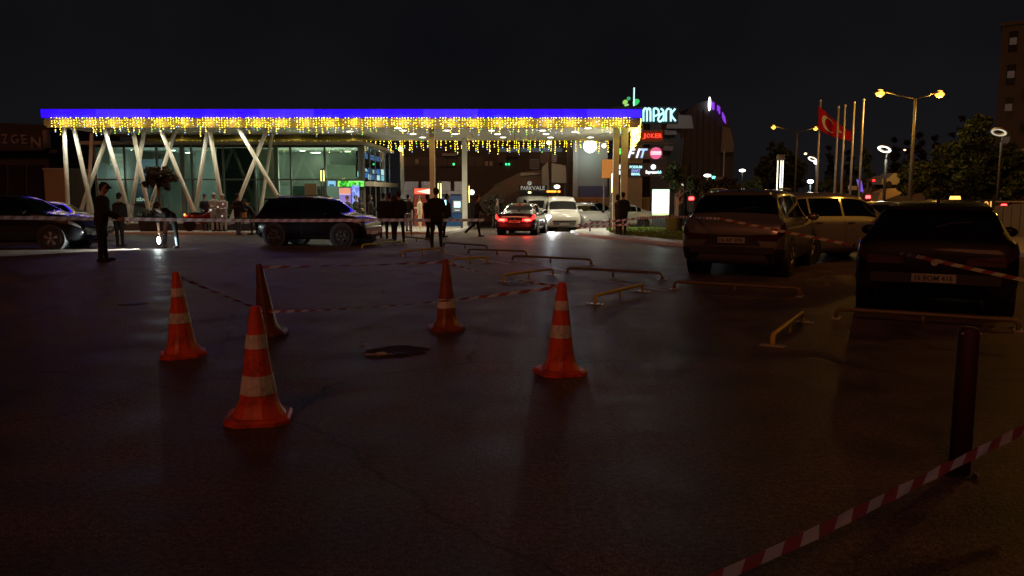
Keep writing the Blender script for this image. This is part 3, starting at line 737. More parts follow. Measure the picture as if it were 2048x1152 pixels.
# orange box sign on two posts
ob = thing('box_sign', 'tall orange box sign on two thin posts', 'sign', atg(1213, 51)); z0, z1 = at(1213, 356, 51).z - gz(51), at(1213, 319, 51).z - gz(51)
for k in (0, 1): MB().box(-.33 + .34 * k, -.01 + .34 * k, -.12, .12, z0, z1).build('panel', mat('orange_panel', (.55, .22, .05), .5, emit=(.9, .32, .06), es=.35), ob)
for s in (-.2, .2): MB().lathe([(.06, 0), (.06, z0)], 10, c=(s, 0, 0)).build('post', M_steel, ob)
# lit hoarding behind the parked cars
hd = thing('hoarding', 'low orange lit hoarding behind the parked cars', 'fence', atg(1220, 58)); 
hx0, hx1 = at(1150, 400, 58).x, at(1300, 400, 58).x; zt_ = at(1220, 394, 58).z - gz(58)
M_hd = mat('hoarding_tan', (.42, .25, .11), .7)
nn = 10
for i in range(nn):
    a = hx0 + (hx1 - hx0) * i / nn; MB().box(a + .02 - hd.location.x, a + (hx1 - hx0) / nn - .02 - hd.location.x, 0, .06, .25, zt_ - .12).build('panel', M_hd, hd)
    MB().box(a - .04 - hd.location.x, a + .04 - hd.location.x, .062, .16, 0, zt_).build('post', M_dark, hd)
MB().box(hx0 - hd.location.x, hx1 - hd.location.x, -.03, .09, zt_ - .118, zt_ - .02).build('top_rail', mat('rail_orange', (.6, .3, .08), .5), hd)

# ================================================================== SIGN PYLON
YY = 55.0
py = thing('sign_pylon', 'tall sign pylon of lit shop boards beyond the canopy end', 'sign pylon', atg(1280, YY)); PX, PZ2 = py.location.x, gz(YY)
def P_(u0, v0, u1, v1, d0, d1, m, nm, par=None):
    a0, a1, b0, b1 = R(u0, v0, u1, v1, YY); return MB().box(a0 - PX, a1 - PX, d0, d1, max(b0 - PZ2, 0), b1 - PZ2).build(nm, m, par or py)
def ctr(u, v, d): p = at(u, v, YY); return (p.x - PX, d, p.z - PZ2)
px_ = lambda n: n * YY / FPX
P_(1255, 214, 1289, 450, .3, .9, mat('pylon_tan', (.34, .25, .17), .6), 'column')
P_(1292, 214, 1296, 352, .35, .6, M_dark, 'column')
M_bd = mat('board_brown', (.17, .12, .11), .5); M_bd2 = mat('board_dark', (.05, .045, .06), .5); M_teal = mat('board_teal', (.012, .04, .05), .5)
b1 = P_(1222, 213, 1357, 247, .0, .28, M_teal, 'board'); 
b2 = P_(1232, 260, 1326, 284, 0, .28, M_bd, 'board'); b3 = P_(1232, 296, 1326, 318, 0, .28, M_bd, 'board'); b4 = P_(1232, 326, 1334, 353, 0, .28, M_bd2, 'board')
P_(1262, 285.5, 1348, 288.5, -.02, .26, M_mall2, 'shelf_rail'); 
# m P a r k, round tube letters
M_lt = glow('letters_ice', (.45, .95, 1.0), 1.6)
def strokes(ch, u0, u1, v0=216.5, v1=243, r=1.75):
    S = {'m': [[(0, 1), (0, .12)], [(0, .3), (.12, .06), (.36, .03), (.5, .2), (.5, 1)], [(.5, .3), (.62, .06), (.86, .03), (1, .2), (1, 1)]],
         'P': [[(.08, 1), (.08, .05)], [(.08, .05), (.5, .02), (.9, .12), (1, .32), (.85, .5), (.1, .62)]],
         'a': [[(.45, .03), (.8, .15), (.95, .35), (.95, 1)], [(.95, .35), (.5, .45), (.1, .68), (0, .85), (.15, .98), (.5, .98), (.95, .72)]],
         'r': [[(.1, 1), (.1, .35), (.3, .12), (.7, .05), (1, .05)]],
         'k': [[(.1, 1), (.1, .05)], [(.9, .05), (.2, .48), (1, .98)]]}[ch]
    mb = MB()
    for s in S:
        pts = [Vector(ctr(u0 + (u1 - u0) * x, v0 + (v1 - v0) * y, -.08)) for x, y in s]
        fine = []
        for i in range(len(pts) - 1):
            a = pts[max(i - 1, 0)]; b = pts[i]; c = pts[i + 1]; d = pts[min(i + 2, len(pts) - 1)]
            for k in range(4):
                q = k / 4; fine.append(.5 * (2 * b + (c - a) * q + (2 * a - 5 * b + 4 * c - d) * q * q + (3 * b - a - 3 * c + d) * q ** 3))
        fine.append(pts[-1]); mb.tube(fine, px_(r), 8)
    mb.build('letter', M_lt, py, True)
strokes('m', 1286.5, 1300.5); strokes('P', 1306, 1317); strokes('a', 1316, 1327.5); strokes('r', 1331, 1338.5); strokes('k', 1340, 1351)
M_jr = glow('letters_red', (1.0, .07, .03), 1.4)
for k, (c, u, h) in enumerate((('J', 1288, 11), ('O', 1296.5, 8.5), ('K', 1305, 8.5), ('E', 1313, 8.5), ('R', 1320.5, 8.5))):
    text('letter', c, px_(h), M_jr, py, ctr(u, 271.5 if k else 272.5, -.002), .06, w=px_(6.6), bold=.02)
P_(1283, 263.5, 1325.5, 280, -.012, -.002, mat('joker_red', (.2, .01, .01), .5, emit=(1, .02, .01), es=.12), 'red_field')
M_fw = glow('letters_fit', (.80, .90, 1.0), 1.5); M_fb = glow('letters_fit_blue', (.42, .62, 1.0), 1.3)
for c, u, m, w_ in (('F', 1263, M_fw, 15), ('I', 1276, M_fw, 9), ('T', 1287.5, M_fb, 15)):
    text('letter', c, px_(18), m, py, ctr(u, 306.5, -.002), .06, w=px_(w_), bold=.03, shear=.3)
M_gr = glow('letters_green', (.1, 1.0, .12), 1.4)
text('letter', 'S', px_(12), M_gr, py, ctr(1238.5, 303, -.002), .06, w=px_(7), bold=.06)
text('letter', 'C', px_(9), M_gr, py, ctr(1252.5, 302, -.002), .06, w=px_(6), bold=.03)
MB().lathe([(px_(11.5), -.09), (px_(11.5), 0)], 32, axis='y').build('pink_disc', glow('pink_disc', (1.0, .16, .38), .75), py, loc=ctr(1311.5, 306.5, -.002))
P_(1301.5, 303, 1321.5, 309.5, -.11, -.093, glow('disc_band', (1, .86, .9), 1.2), 'disc_band')
text('band_lettering', 'Rossma', px_(3.6), glow('band_txt', (.9, .15, .35), .6), py, ctr(1311.5, 306.3, -.111), .01, w=px_(17), bold=.01)
for s, v, m in (('PODIUM', 334, M_lt), ('SANAT', 341.3, glow('letters_violet', (.35, .42, 1.0), 1.1)), ('MAHAL', 348, M_lt)):
    text('lettering', s, px_(5.2), m, py, ctr(1271.5, v, -.002), .05, w=px_(24 if s == 'PODIUM' else 17), bold=.012)
MB().lathe([(px_(4.9), -.06), (px_(4.9), 0)], 24, axis='y').build('round_light', glow('rondo', (.95, .97, 1), 1.7), py, loc=ctr(1306.5, 334, -.002))
text('lettering', 'Espresso', px_(8), glow('rondo2', (.95, .97, 1), 1.5), py, ctr(1303, 345, -.002), .05, w=px_(23), bold=.03)
text('lettering', 'lab', px_(6), M_lt, py, ctr(1318.5, 344, -.002), .05, w=px_(8), bold=.01, shear=.25)
for v, r_ in ((334, 4.6), (345, 4.2)): MB().ball(ctr(1238.5, v, -.05), (px_(3), .05, px_(r_))).build('lit_blob', glow('blob', (.75, .92, 1), 1.5), py, True)
# leaf emblem on top
lf = thing('leaf_emblem', 'lit green leaf emblem with thin white stalk above the canopy end', 'sign', Vector((PX, YY - .1, PZ2)))
def lobe(u, v, w, h, rot, m, nm='leaf'):
    mb = MB(); ring = []
    for j in range(20):
        a = 2 * math.pi * j / 20; x, y = w * math.cos(a) * (1 + .18 * math.sin(a)), h * math.sin(a)
        c, s = math.cos(rot), math.sin(rot); ring.append((u + x * c - y * s, v + x * s + y * c))
    mb.prism([(ctr(*q, 0)[0], ctr(*q, 0)[2]) for q in ring], -.12, 0); mb.build(nm, m, lf)
lobe(1249.5, 204.5, 5, 4.2, -.5, glow('leaf_lime', (.38, .85, .16), .8)); lobe(1252.5, 210.3, 4.6, 2.2, -.2, glow('leaf_pale', (.45, .85, .3), .75))
lobe(1256.5, 197.5, 3.6, 3.6, -.8, glow('leaf_sea', (.06, .50, .22), .7)); lobe(1271, 204.5, 7.2, 5.6, -.75, glow('leaf_green', (.03, .68, .16), .9))
MB().box(px_(-17.5) - px_(1.1), px_(-17.5) + px_(1.1), -.16, -.125, ctr(0, 212.6, 0)[2], ctr(0, 176, 0)[2]).build('stalk', glow('stalk', (.6, .95, .95), 1.4), lf)
MB().box(px_(-20), px_(-15), -.02, .06, ctr(0, 213.4, 0)[2], ctr(0, 177, 0)[2]).build('mast', M_teal, lf)

# ================================================================== BIG MALL WITH ROUNDED FRONT
YM = 95
ml = thing('mall_tower', 'large dark mall block with rounded top and violet letters', 'building', (0, YM, gz(YM))); Z7 = gz(YM)
MB().prism(poly([(1340, 420), (1352, 330), (1362, 240), (1380, 215), (1405, 203), (1425, 200), (1440, 210), (1452, 228), (1462, 255), (1468, 290), (1462, 420)], YM), 0, 25).build('wall', mat('mall_tower', (.030, .033, .040), .6, scale=.6), ml)
for i in range(8):
    u = 1360 + 12 * i; v0 = [262, 236, 224, 220, 219, 224, 240, 262][i]
    MB().prism(poly([(u - 3 - 6 * (i < 3), 415), (u, v0), (u + 9, v0), (u + 9 - 1, 415)], YM - .1), -.15, -.003).build('facade_rib', mat('mall_rib', (.031, .034, .041), .55), ml)
MB().prism(poly([(1443, 305), (1447, 252), (1462, 256), (1470, 290), (1468, 304)], YM - 1.2), -.9, -.2).build('canopy_box', mat('mall_rib2', (.12, .125, .13), .55), ml)
MB().ball((at(1419, 209, YM - .6).x, -.6, at(1419, 209, YM).z - Z7), (.17, .1, .8), 14, 10).build('white_letter', glow('mall_white', (1, 1, .95), 4), ml, True)
M_vi = glow('mall_violet', (.30, .06, .95), .75)
for nm_, pts in (('a', [(1425, 204), (1429, 206), (1428.5, 220), (1424, 218)]), ('b', [(1435, 210), (1440, 214), (1440, 228), (1438, 226), (1437, 219), (1435, 222)]), ('c', [(1445, 224), (1450, 234), (1452, 247), (1448, 242), (1445, 234)])):
    MB().prism(poly(pts, YM - .5), -.6, -.25).build('violet_letter', M_vi, ml)
sw = thing('mall_wing', 'grey stepped wing of the mall behind the sign pylon', 'building', (0, 82, gz(82))); Z7 = gz(82)
M_sw = mat('wing_grey', (.05, .055, .06), .6)
MB().prism(poly([(1300, 450), (1300, 220), (1360, 225), (1360, 450)], 82), 0, 8).build('wall', M_sw, sw)
MB().prism(poly([(1330, 258), (1334, 230), (1380, 232), (1384, 258)], 81.5), -1.2, -.005).build('upper_band', mat('wing_pale', (.16, .17, .17), .6), sw)
MB().prism(poly([(1328, 270), (1328, 260), (1352, 262), (1352, 270)], 81.5), -.8, -.005).build('ledge', MATS['wing_pale'], sw)
MB().prism(poly([(1326, 301), (1326, 292), (1346, 293), (1344, 302)], 81.5), -.8, -.005).build('ledge', MATS['wing_pale'], sw)
for k in range(7): MB().prism(poly([(1335 + 4 * k, 345), (1342 + 4 * k, 275), (1344.5 + 4 * k, 275), (1337.5 + 4 * k, 345)], 81.6), -.2, -.005).build('fin', mat('fin_teal', (.03, .05, .055), .5), sw)
light('POINT', (at(1375, 245, 78).x, -6, at(1375, 245, 78).z - Z7 + 1), 120, (.9, .95, 1), sw, .3)
# lit advertising box on the island
ad = thing('advert_box', 'bright white lit advertising box standing on the lawn edge', 'advert box', atg(1319.5, 45)); z0, z1 = at(1319, 432, 45).z - gz(45), at(1319, 377, 45).z - gz(45)
MB().box(-.5, .5, -.1, .12, z0, z1).build('casing', M_black, ad)
MB().box(-.47, .47, -.13, -.102, z0 + .04, z1 - .05).build('light_face', glow('advert_face', (.72, 1.0, .80), .95), ad)
for k in range(3): MB().box(-.4 + .3 * k, -.22 + .3 * k, -.137, -.131, z1 - .32, z1 - .08).build('printed_stripe', glow('advert_mint', (.50, .92, .70), .8), ad)
MB().box(-.46, .46, -.137, -.131, z0 + .05, z0 + .15).build('printed_strip', glow('advert_lime', (.55, .8, .25), .8), ad)
MB().box(-.42, .42, -.08, .1, 0, z0 - .002).build('foot', M_dark, ad)
light('POINT', (0, -.6, (z0 + z1) / 2), 75, (.85, 1, .88), ad, .3)
# ================================================================== STREET LAMPS, FLAGS, TREES, RIGHT SIDE
SOD = (1.0, .50, .08)
def twin_lamp(label, u, Y, ul, vl, ur, vr, vtop, pw):
    p = atg(u, Y); t = thing('street_lamp', label, 'street lamp', p, 0, 'twin arm street lamps'); g0 = gz(Y)
    zt_ = at(u, vtop, Y).z - g0
    MB().tube([(0, 0, 0), (0, 0, zt_)], [.12, .07], 10).build('pole', mat('lamp_pole', (.14, .13, .11), .5, .3), t, True)
    MB().lathe([(.22, 0), (.22, .03), (.15, .25)], 10).build('base', M_dark, t)
    for uu, vv in ((ul, vl), (ur, vr)):
        q = at(uu, vv, Y); e = Vector((q.x - p.x, 0, q.z - g0)); s = 1 if e.x > 0 else -1
        MB().tube([(0, 0, zt_ - .05), (e.x * .5, 0, zt_ + (e.z - zt_) * .6), (e.x - s * .3, 0, e.z + .06)], .04, 8).build('arm', MATS['lamp_pole'], t, True)
        h = MB().ball((e.x, 0, e.z + .07), (.42, .17, .1), 14, 8).build('lamp_head', M_dark, t, True)
        MB().ball((e.x, -.02, e.z), (.27, .17, .2), 14, 8).build('lens', glow('sodium_lens', (1, .47, .07), 2.3), h, True)
        light('POINT', (e.x, 0, e.z - .22), pw, SOD, t, .14)
twin_lamp('tall twin arm street lamp behind the flagpoles', 1816, 45, 1760, 186, 1879, 188, 197, 360)
twin_lamp('farther twin arm street lamp left of the flag', 1587, 86, 1547, 254, 1631, 257, 264, 70)
# same row of lamps, continuing to the right of the view
q = Vector((19.5, 20.0, 0))
t = thing('street_lamp', 'nearer twin arm street lamp by the right hand road', 'street lamp', q, 0, 'twin arm street lamps')
MB().tube([(0, 0, 0), (0, 0, 8.6)], [.12, .07], 10).build('pole', MATS['lamp_pole'], t, True)
for s in (-1, 1):
    MB().tube([(0, 0, 8.55), (s * 1.0, 0, 8.85), (s * 1.7, 0, 9.0)], .04, 8).build('arm', MATS['lamp_pole'], t, True)
    h = MB().ball((s * 2, 0, 9.0), (.42, .17, .1), 14, 8).build('lamp_head', M_dark, t, True)
    MB().ball((s * 2, -.02, 8.93), (.3, .17, .13), 14, 8).build('lens', MATS['sodium_lens'], h, True)
    light('POINT', (s * 2, 0, 8.7), 520, (1.0, .45, .05), t, .3)
def ring_lamp(label, u, v, Y, w, pw, tilt, post_u=None, es=5):
    p = atg(post_u or u, Y); t = thing('ring_lamp', label, 'street lamp', p, 0, 'ring headed path lamps'); g0 = gz(Y)
    q = at(u, v, Y); e = Vector((q.x - p.x, 0, q.z - g0)); r = px_w = w * Y / FPX / 2
    MB().tube([(0, 0, 0), (0, 0, e.z - .55)], [.085, .07], 10).build('pole', M_dark, t, True)
    MB().tube([(0, 0, e.z - .56), (.02, 0, e.z - .3), (r * .9 * (1 if tilt < 0 else -1) * .9, .02, e.z - .12), (e.x + r * .9 * math.cos(tilt) * (1 if tilt < 0 else -1), .02, e.z - r * .8 * abs(math.sin(tilt)))], .035, 8).build('arm', M_dark, t, True)
    mb = MB(); mr = MB(); rings = []; 
    Rm = Matrix.Rotation(-tilt, 3, 'Y') @ Matrix.Rotation(rad(-16), 3, 'X')
    for j in range(28):
        a = 2 * math.pi * j / 28
        rings.append([e + Rm @ Vector(((r * k) * math.cos(a), (r * k) * math.sin(a), zz)) for k, zz in ((1, .05), (1, -.03), (.62, -.03), (.62, .05))])
    rings.append(rings[0]); mb.loft(rings, 0, False); hd_ = mb.build('ring_head', M_steel, t)
    rings = []
    for j in range(29):
        a = 2 * math.pi * j / 28
        rings.append([e + Rm @ Vector(((r * k) * math.cos(a), (r * k) * math.sin(a), -.036 if k > .7 else -.037)) for k in (.97, .65)])
    mr.loft(rings, 0, False, False); mr.build('light_ring', glow('ring_light_%d' % int(es * 10), (1, .93, .72), es), hd_)
    light('POINT', tuple(e + Vector((0, -.1, -.35))), pw, (1, .9, .65), t, .2)
ring_lamp('ring headed lamp in front of the dark tree at right', 1998, 264, 44, 29, 5, rad(-24), 1991, .32)
ring_lamp('ring headed lamp just left of the tall street lamp', 1769, 297.5, 42, 26, 40, rad(-26), 1765, 3)
ring_lamp('small ring headed lamp beside the flag', 1625, 317.5, 55, 18, 30, rad(-28), 1629, 2.2)
# lit column lantern
cl = thing('column_lantern', 'tall lantern of three bright vertical tubes behind the silver car', 'lamp', atg(1556, 40)); g0 = gz(40)
zt_, zb_ = at(1556, 320, 40).z - g0, at(1556, 375, 40).z - g0
MB().lathe([(.15, 0), (.15, .9)], 12).build('base', M_dark, cl); MB().lathe([(.2, zt_ - .02), (.2, zt_ + .25)], 14).build('cap', mat('lantern_cap', (.12, .08, .07), .5), cl)
for a in (-.13, .0, .13): MB().lathe([(.026, .9), (.026, zt_ - .021)], 8, c=(a, -.08 + abs(a) * .6, 0)).build('light_tube', glow('tube_light', (1, .95, .75), 1.6), cl)
light('POINT', (0, -.4, zt_ - .8), 30, (1, .95, .75), cl, .2)
# flood lamps and tiny far lamps
def small_lamp(label, u, v, Y, r, col, es, pw=0, head=(1, .6, .6)):
    p = atg(u, Y); t = thing('road_lamp', label, 'lamp', p, 0, 'distant lamps along the road'); z = at(u, v, Y).z - gz(Y)
    MB().lathe([(.06, 0), (.06, z - r)], 8).build('post', M_dark, t)
    MB().ball((0, 0, z), (r * head[0], r * head[1], r * head[2]), 12, 8).build('lens', glow('far_%d_%d' % (int(es * 10), int(col[2] * 100)), col, es), t, True)
    if pw: light('POINT', (0, -.3, z - r - .1), pw, col, t, .2)
small_lamp('cool white flood lamp low behind the white van', 1617, 363, 60, .24, (.85, .97, 1), 6, 60)
small_lamp('cool white lamp directly under the small ring lamp', 1627, 325.5, 58, .18, (.85, .97, 1), 5, 25)
small_lamp('small yellow far lamp between ring lamp and lantern', 1605, 307.5, 90, .16, (1, .75, .3), 6)
small_lamp('small orange far lamp right of the leaning ring lamp', 1801, 300, 90, .14, (1, .5, .2), 5)
small_lamp('slanted white far lamp above the traffic signs', 1481, 341, 80, .2, (1, .95, .8), 5, 15, (1.6, .7, .7))
small_lamp('white far lamp beside the green signal', 1412, 351, 78, .2, (1, .95, .8), 5, 15, (1.8, .7, .7))
small_lamp('yellow double lamp left of the leaning ring lamp', 1766, 302.5, 70, .13, (1, .7, .25), 6)
small_lamp('small heart shaped warm lamp beside the tree', 1365, 369, 50, .12, (1, .85, .7), 2)
# traffic signals
def signal(label, u, v, Y, lit, col):
    t = thing('traffic_signal', label, 'traffic signal', atg(u + 2, Y), 0, 'traffic signals at the junction'); z = at(u, v, Y).z - gz(Y); 
    MB().lathe([(.06, 0), (.06, z + .45)], 8).build('pole', M_dark, t)
    zc = z - (.28 if lit == 0 else -.28 if lit == 2 else 0)
    MB().box(-.19, .19, -.28, -.062, zc - .48, zc + .48).build('housing', M_black, t)
    for k in range(3):
        zz = zc + .28 - .28 * k
        MB().lathe([(.11 if k != lit else .15, -.3), (.11 if k != lit else .15, -.282)], 16, c=(0, 0, zz), axis='y').build('signal_lens', glow('sig_' + col, {'red': (1, .03, .03), 'green': (.05, 1, .6)}[col], 12) if k == lit else M_dark, t)
        MB().prism([(-.14, 0), (.14, 0), (.1, .1), (-.1, .1)], -.45, -.305).build('visor', M_black, t, loc=(0, 0, zz + .1))
    light('POINT', (0, -.55, z), 12, {'red': (1, .03, .03), 'green': (.05, 1, .6)}[col], t, .1)
signal('red traffic signal left of the silver car roof', 1377, 397, 46, 0, 'red'); signal('red traffic signal between the flagpoles and the ring lamp', 1727, 394, 48, 0, 'red')
signal('red traffic signal by the wall at far right', 1996, 412, 40, 0, 'red'); signal('small green signal on the pole behind the tree', 1421, 355, 76, 2, 'green')
# flagpoles and flag
M_pole = mat('flagpole_grey', (.42, .40, .37), .4, .4)
FP = [(1634.5, 203, 1630, 47.5), (1673, 216, 1666, 46.4), (1686, 213, 1679, 46.7), (1704.5, 207, 1697, 46.3), (1723, 202, 1715, 45.5)]
for k, (u, v, ub, Y) in enumerate(FP):
    p = atg(ub, Y); q = at(u, v, Y); t = thing('flagpole', ['flagpole carrying the red flag', 'bare flagpole, second from left', 'bare flagpole in the middle of the row of five', 'bare flagpole, fourth from left', 'bare flagpole at the right end of the row'][k], 'flagpole', p, 0, 'row of flagpoles')
    MB().tube([(0, 0, 0), (0, 0, q.z - p.z)], [.075, .05], 10).build('shaft', M_pole, t, True)
    MB().ball((0, 0, q.z - p.z + .05), .075, 10, 6).build('finial', M_pole, t, True)
    MB().lathe([(.2, 0), (.2, .04), (.11, .1)], 12).build('base', M_dark, t)
p0 = at(1637, 212, 47.3); fl = thing('flag', 'red flag with white crescent and star hanging in folds', 'flag', p0)
YFl = 47.3
def flagpt(s, tt):                        # s along the fly, tt down the hoist
    top = [(1637, 211), (1650, 223), (1664, 236), (1680, 250), (1694, 259), (1702, 263)]
    bot = [(1636.5, 257), (1650, 266), (1664, 273), (1680, 277), (1694, 280), (1702.5, 282)]
    f = s * 5; i = min(int(f), 4); f -= i
    a = Vector(top[i]).lerp(Vector(top[i + 1]), f); b = Vector(bot[i]).lerp(Vector(bot[i + 1]), f); c = a.lerp(b, tt)
    y = YFl + s * 1.0 + .22 * math.sin(s * 9 + tt * 2.5) * s ** .5
    return at(c.x, c.y, y) - p0
fm = MB(); NS, NT = 20, 10
pts = [[flagpt(i / NS, j / NT) for j in range(NT + 1)] for i in range(NS + 1)]
fm.loft(pts, 0, False, False); fl_c = fm.build('cloth', mat('flag_red', (.19, .005, .012), .9, spec=0), fl, True)
def flag_shape(poly2, nm):                # shapes in flag coordinates, laid 8 mm proud of the cloth
    mb = MB(); n_ = len(poly2)
    mb.v = [tuple(flagpt(*q) + Vector((0, -.02, 0))) for q in poly2]; mb.f = [tuple(range(n_))]; mb.m = [0]
    o = mb.build(nm, mat('flag_white', (.24, .23, .24), .9, spec=0), fl); 
    bm = bmesh.new(); bm.from_mesh(o.data); bmesh.ops.triangulate(bm, faces=bm.faces); bm.to_mesh(o.data); bm.free()
cr = []
for j in range(25):
    a = rad(50) + (2 * math.pi - rad(100)) * j / 24; cr.append((.30 + .20 * math.cos(a), .5 - .36 * math.sin(a)))
for j in range(25):
    a = rad(42) + (2 * math.pi - rad(84)) * (24 - j) / 24; cr.append((.345 + .155 * math.cos(a), .5 - .28 * math.sin(a)))
flag_shape(cr, 'crescent')
flag_shape([(.60 + (.085 if k % 2 == 0 else .035) * math.cos(math.pi + k * math.pi / 5), .5 - (.15 if k % 2 == 0 else .06) * math.sin(math.pi + k * math.pi / 5)) for k in range(10)], 'star')

# ---------------------------------------------------------------- trees
M_bark = mat('bark', (.10, .075, .05), .9, bump=.6, scale=20); M_barkp = mat('bark_pale', (.2, .17, .13), .9, bump=.6, scale=20)
LEAF = [mat('leaf_a', (.042, .062, .013), .6, vary=.35, scale=1.3), mat('leaf_b', (.066, .083, .016), .6, vary=.35, scale=1.3), mat('leaf_c', (.022, .036, .010), .6, vary=.35, scale=1.3)]
M_lbr = mat('leaf_brown', (.06, .045, .028), .7, vary=.3)
def tree(label, loc, clumps, n, ls, mats, seed, trunk_r=.12, name='tree', bark=None, group=None, flat=0.0):
    """clumps: list of (dx,dy,z,r) relative to loc"""
    r_ = random.Random(seed); t = thing(name, label, 'tree', loc, 0, group)
    mb = MB(); zlow = min(c[2] - c[3] * .7 for c in clumps)
    fork = Vector((0, 0, max(.4, zlow)))
    mb.tube([(0, 0, 0), (.05, .02, fork.z * .5), tuple(fork)], [trunk_r * 1.25, trunk_r, trunk_r * .85], 8)
    for c in clumps:
        e = Vector((c[0], c[1], c[2])); m_ = fork.lerp(e, .5) + Vector((r_.uniform(-.15, .15), r_.uniform(-.15, .15), .1))
        mb.tube([tuple(fork - Vector((0, 0, .1))), tuple(m_), tuple(e)], [trunk_r * .6, trunk_r * .35, trunk_r * .1], 6)
    mb.build('trunk', bark or M_bark, t, True)
    lf_ = MB(); vol = [c[3] ** 2.2 for c in clumps]; tot = sum(vol)
    for ci, c in enumerate(clumps):
        subs = []
        for k in range(max(9, int(14 * c[3]))):
            d = Vector((r_.gauss(0, 1), r_.gauss(0, 1), r_.gauss(0, 1))).normalized() * c[3] * r_.uniform(.45, .95)
            subs.append((d, c[3] * r_.uniform(.22, .42), r_.choice([0, 0, 1, 2])))
        for k in range(int(n * vol[ci] / tot)):
            d0, sr_, mi = r_.choice(subs)
            d = Vector((r_.gauss(0, 1), r_.gauss(0, 1), r_.gauss(0, 1))); d = d.normalized() * sr_ * r_.uniform(.5, 1.1)
            p = Vector((c[0], c[1], c[2])) + d0 + d
            a = Vector((r_.gauss(0, 1), r_.gauss(0, 1), r_.gauss(0, .7))).normalized(); b = a.cross(Vector((r_.gauss(0, 1), r_.gauss(0, 1), r_.gauss(0, 1)))).normalized()
            s = ls * r_.uniform(.6, 1.3)
            lf_._add([p - a * s, p - b * s * .45, p + a * s, p + b * s * .45], [(0, 1, 2, 3)], mi if len(mats) > 1 else 0)
    lf_.build('crown', mats, t); return t
def cl_px(loc, Y, lst):                   # clumps given as pixels (u,v,radius px) and a depth offset
    o = []
    for (u, v, r, *dy) in lst:
        q = at(u, v, Y); o.append((q.x - loc.x, (dy[0] if dy else 0), q.z - loc.z, r * Y / FPX))
    return o
def ptree(label, u, Y, lst, n, ls, mats, seed, **k):
    p = atg(u, Y); return tree(label, p, cl_px(p, Y, lst), n, ls, mats, seed, **k)
ptree('small dark leaved tree in front of the pavilion glass', 320, 39.0, [(300, 348, 17), (318, 352, 20), (338, 346, 15), (335, 360, 18, .3), (305, 365, 14, -.2)], 6500, .085, [M_lbr], 5, trunk_r=.075)
ptree('bushy tree with pale twisted trunk behind the big planter', 1352, 46, [(1345, 345, 18), (1368, 352, 20, .3), (1385, 365, 18), (1350, 368, 15, -.3), (1395, 380, 16, .4)], 5000, .13, [LEAF[2], M_lbr, LEAF[2]], 6, trunk_r=.16, bark=M_barkp)
ptree('rounded tree lit yellow below the tall street lamp', 1820, 50, [(1805, 352, 16), (1822, 343, 20), (1843, 340, 17), (1830, 365, 20), (1810, 375, 18), (1850, 372, 16)], 7000, .19, LEAF, 8)
ptree('broad tree lit yellow right of the rounded one', 1885, 51, [(1870, 345, 20), (1890, 325, 20), (1878, 305, 12), (1905, 345, 24), (1875, 372, 24), (1912, 375, 26), (1897, 300, 14), (1918, 318, 20)], 11000, .19, LEAF, 9)
ptree('tall dense dark tree at right before the apartment block', 1955, 47, [(1930, 300, 26), (1950, 275, 28), (1960, 250, 20), (1975, 300, 32), (1945, 335, 34), (1985, 340, 34), (1960, 375, 34), (2000, 370, 30), (1925, 372, 26), (2010, 320, 26)], 14000, .22, [LEAF[2], mat('leaf_deep', (.020, .034, .010), .6, vary=.3), MATS['leaf_deep']], 10, trunk_r=.2)
ptree('dark tree at the right edge of the view', 2040, 46, [(2030, 330, 26), (2045, 365, 30), (2062, 330, 32), (2020, 385, 24), (2070, 380, 30)], 8000, .21, [LEAF[2], LEAF[0], LEAF[2]], 12, trunk_r=.18)
ptree('yellow lit slender tree between flagpoles and ring lamp', 1731, 62, [(1733, 318, 10), (1730, 335, 13), (1737, 348, 11), (1727, 305, 8)], 1800, .16, LEAF, 13)
ptree('pale green lit bush like tree by the traffic signs', 1507, 60, [(1498, 372, 13), (1513, 368, 13), (1507, 380, 15), (1490, 382, 10)], 2200, .15, [mat('leaf_mint', (.07, .14, .08), .6), LEAF[1], MATS['leaf_mint']], 14)
ptree('yellow lit bushy tree behind the first flagpole', 1645, 66, [(1640, 372, 14), (1655, 365, 13), (1668, 375, 15), (1630, 382, 12)], 2600, .16, LEAF, 15)
ptree('yellow lit bushy tree behind the last flagpoles', 1700, 68, [(1690, 370, 15), (1708, 362, 14), (1722, 372, 15), (1700, 384, 15)], 2600, .17, LEAF, 16)
ptree('brownish shrubby tree left of the pale green one', 1450, 70, [(1430, 375, 18), (1455, 368, 18), (1470, 378, 16), (1412, 380, 15)], 2600, .18, [M_lbr, LEAF[2], M_lbr], 17)
ptree('dark tree mass between lantern and ring lamp', 1585, 92, [(1540, 340, 26), (1565, 325, 28), (1590, 350, 30), (1530, 365, 24), (1575, 372, 26), (1550, 300, 18)], 3500, .32, [LEAF[2]], 18, trunk_r=.2)
for k, (u, v, Y, w) in enumerate(((1660, 290, 120, 10), (1700, 300, 118, 11), (1790, 275, 110, 12), (1840, 262, 112, 13), (1872, 268, 115, 12), (1925, 228, 100, 11), (1905, 262, 108, 11), (1815, 280, 120, 11))):
    lst = [(u + ((j * 37) % 7 - 3) * .5, v + (400 - v) * (j + .4) / 7, w * (.35 + .75 * min(1, (j + .7) / 4))) for j in range(7)]
    ptree('dark pointed cypress against the sky, %s from left' % ORD[[0, 1, 2, 4, 5, 7, 6, 3][k]], u, Y, lst, 1500, .34, [mat('cypress', (.012, .018, .010), .8)], 30 + k, name='cypress_tree', group='dark cypresses behind the road', trunk_r=.15)
ptree('leafy shrub left of the red lit saloon', 985, 50, [(976, 405, 9), (990, 398, 11), (1000, 410, 12), (982, 420, 12)], 1200, .11, [M_lbr], 41, trunk_r=.05, name='shrub')
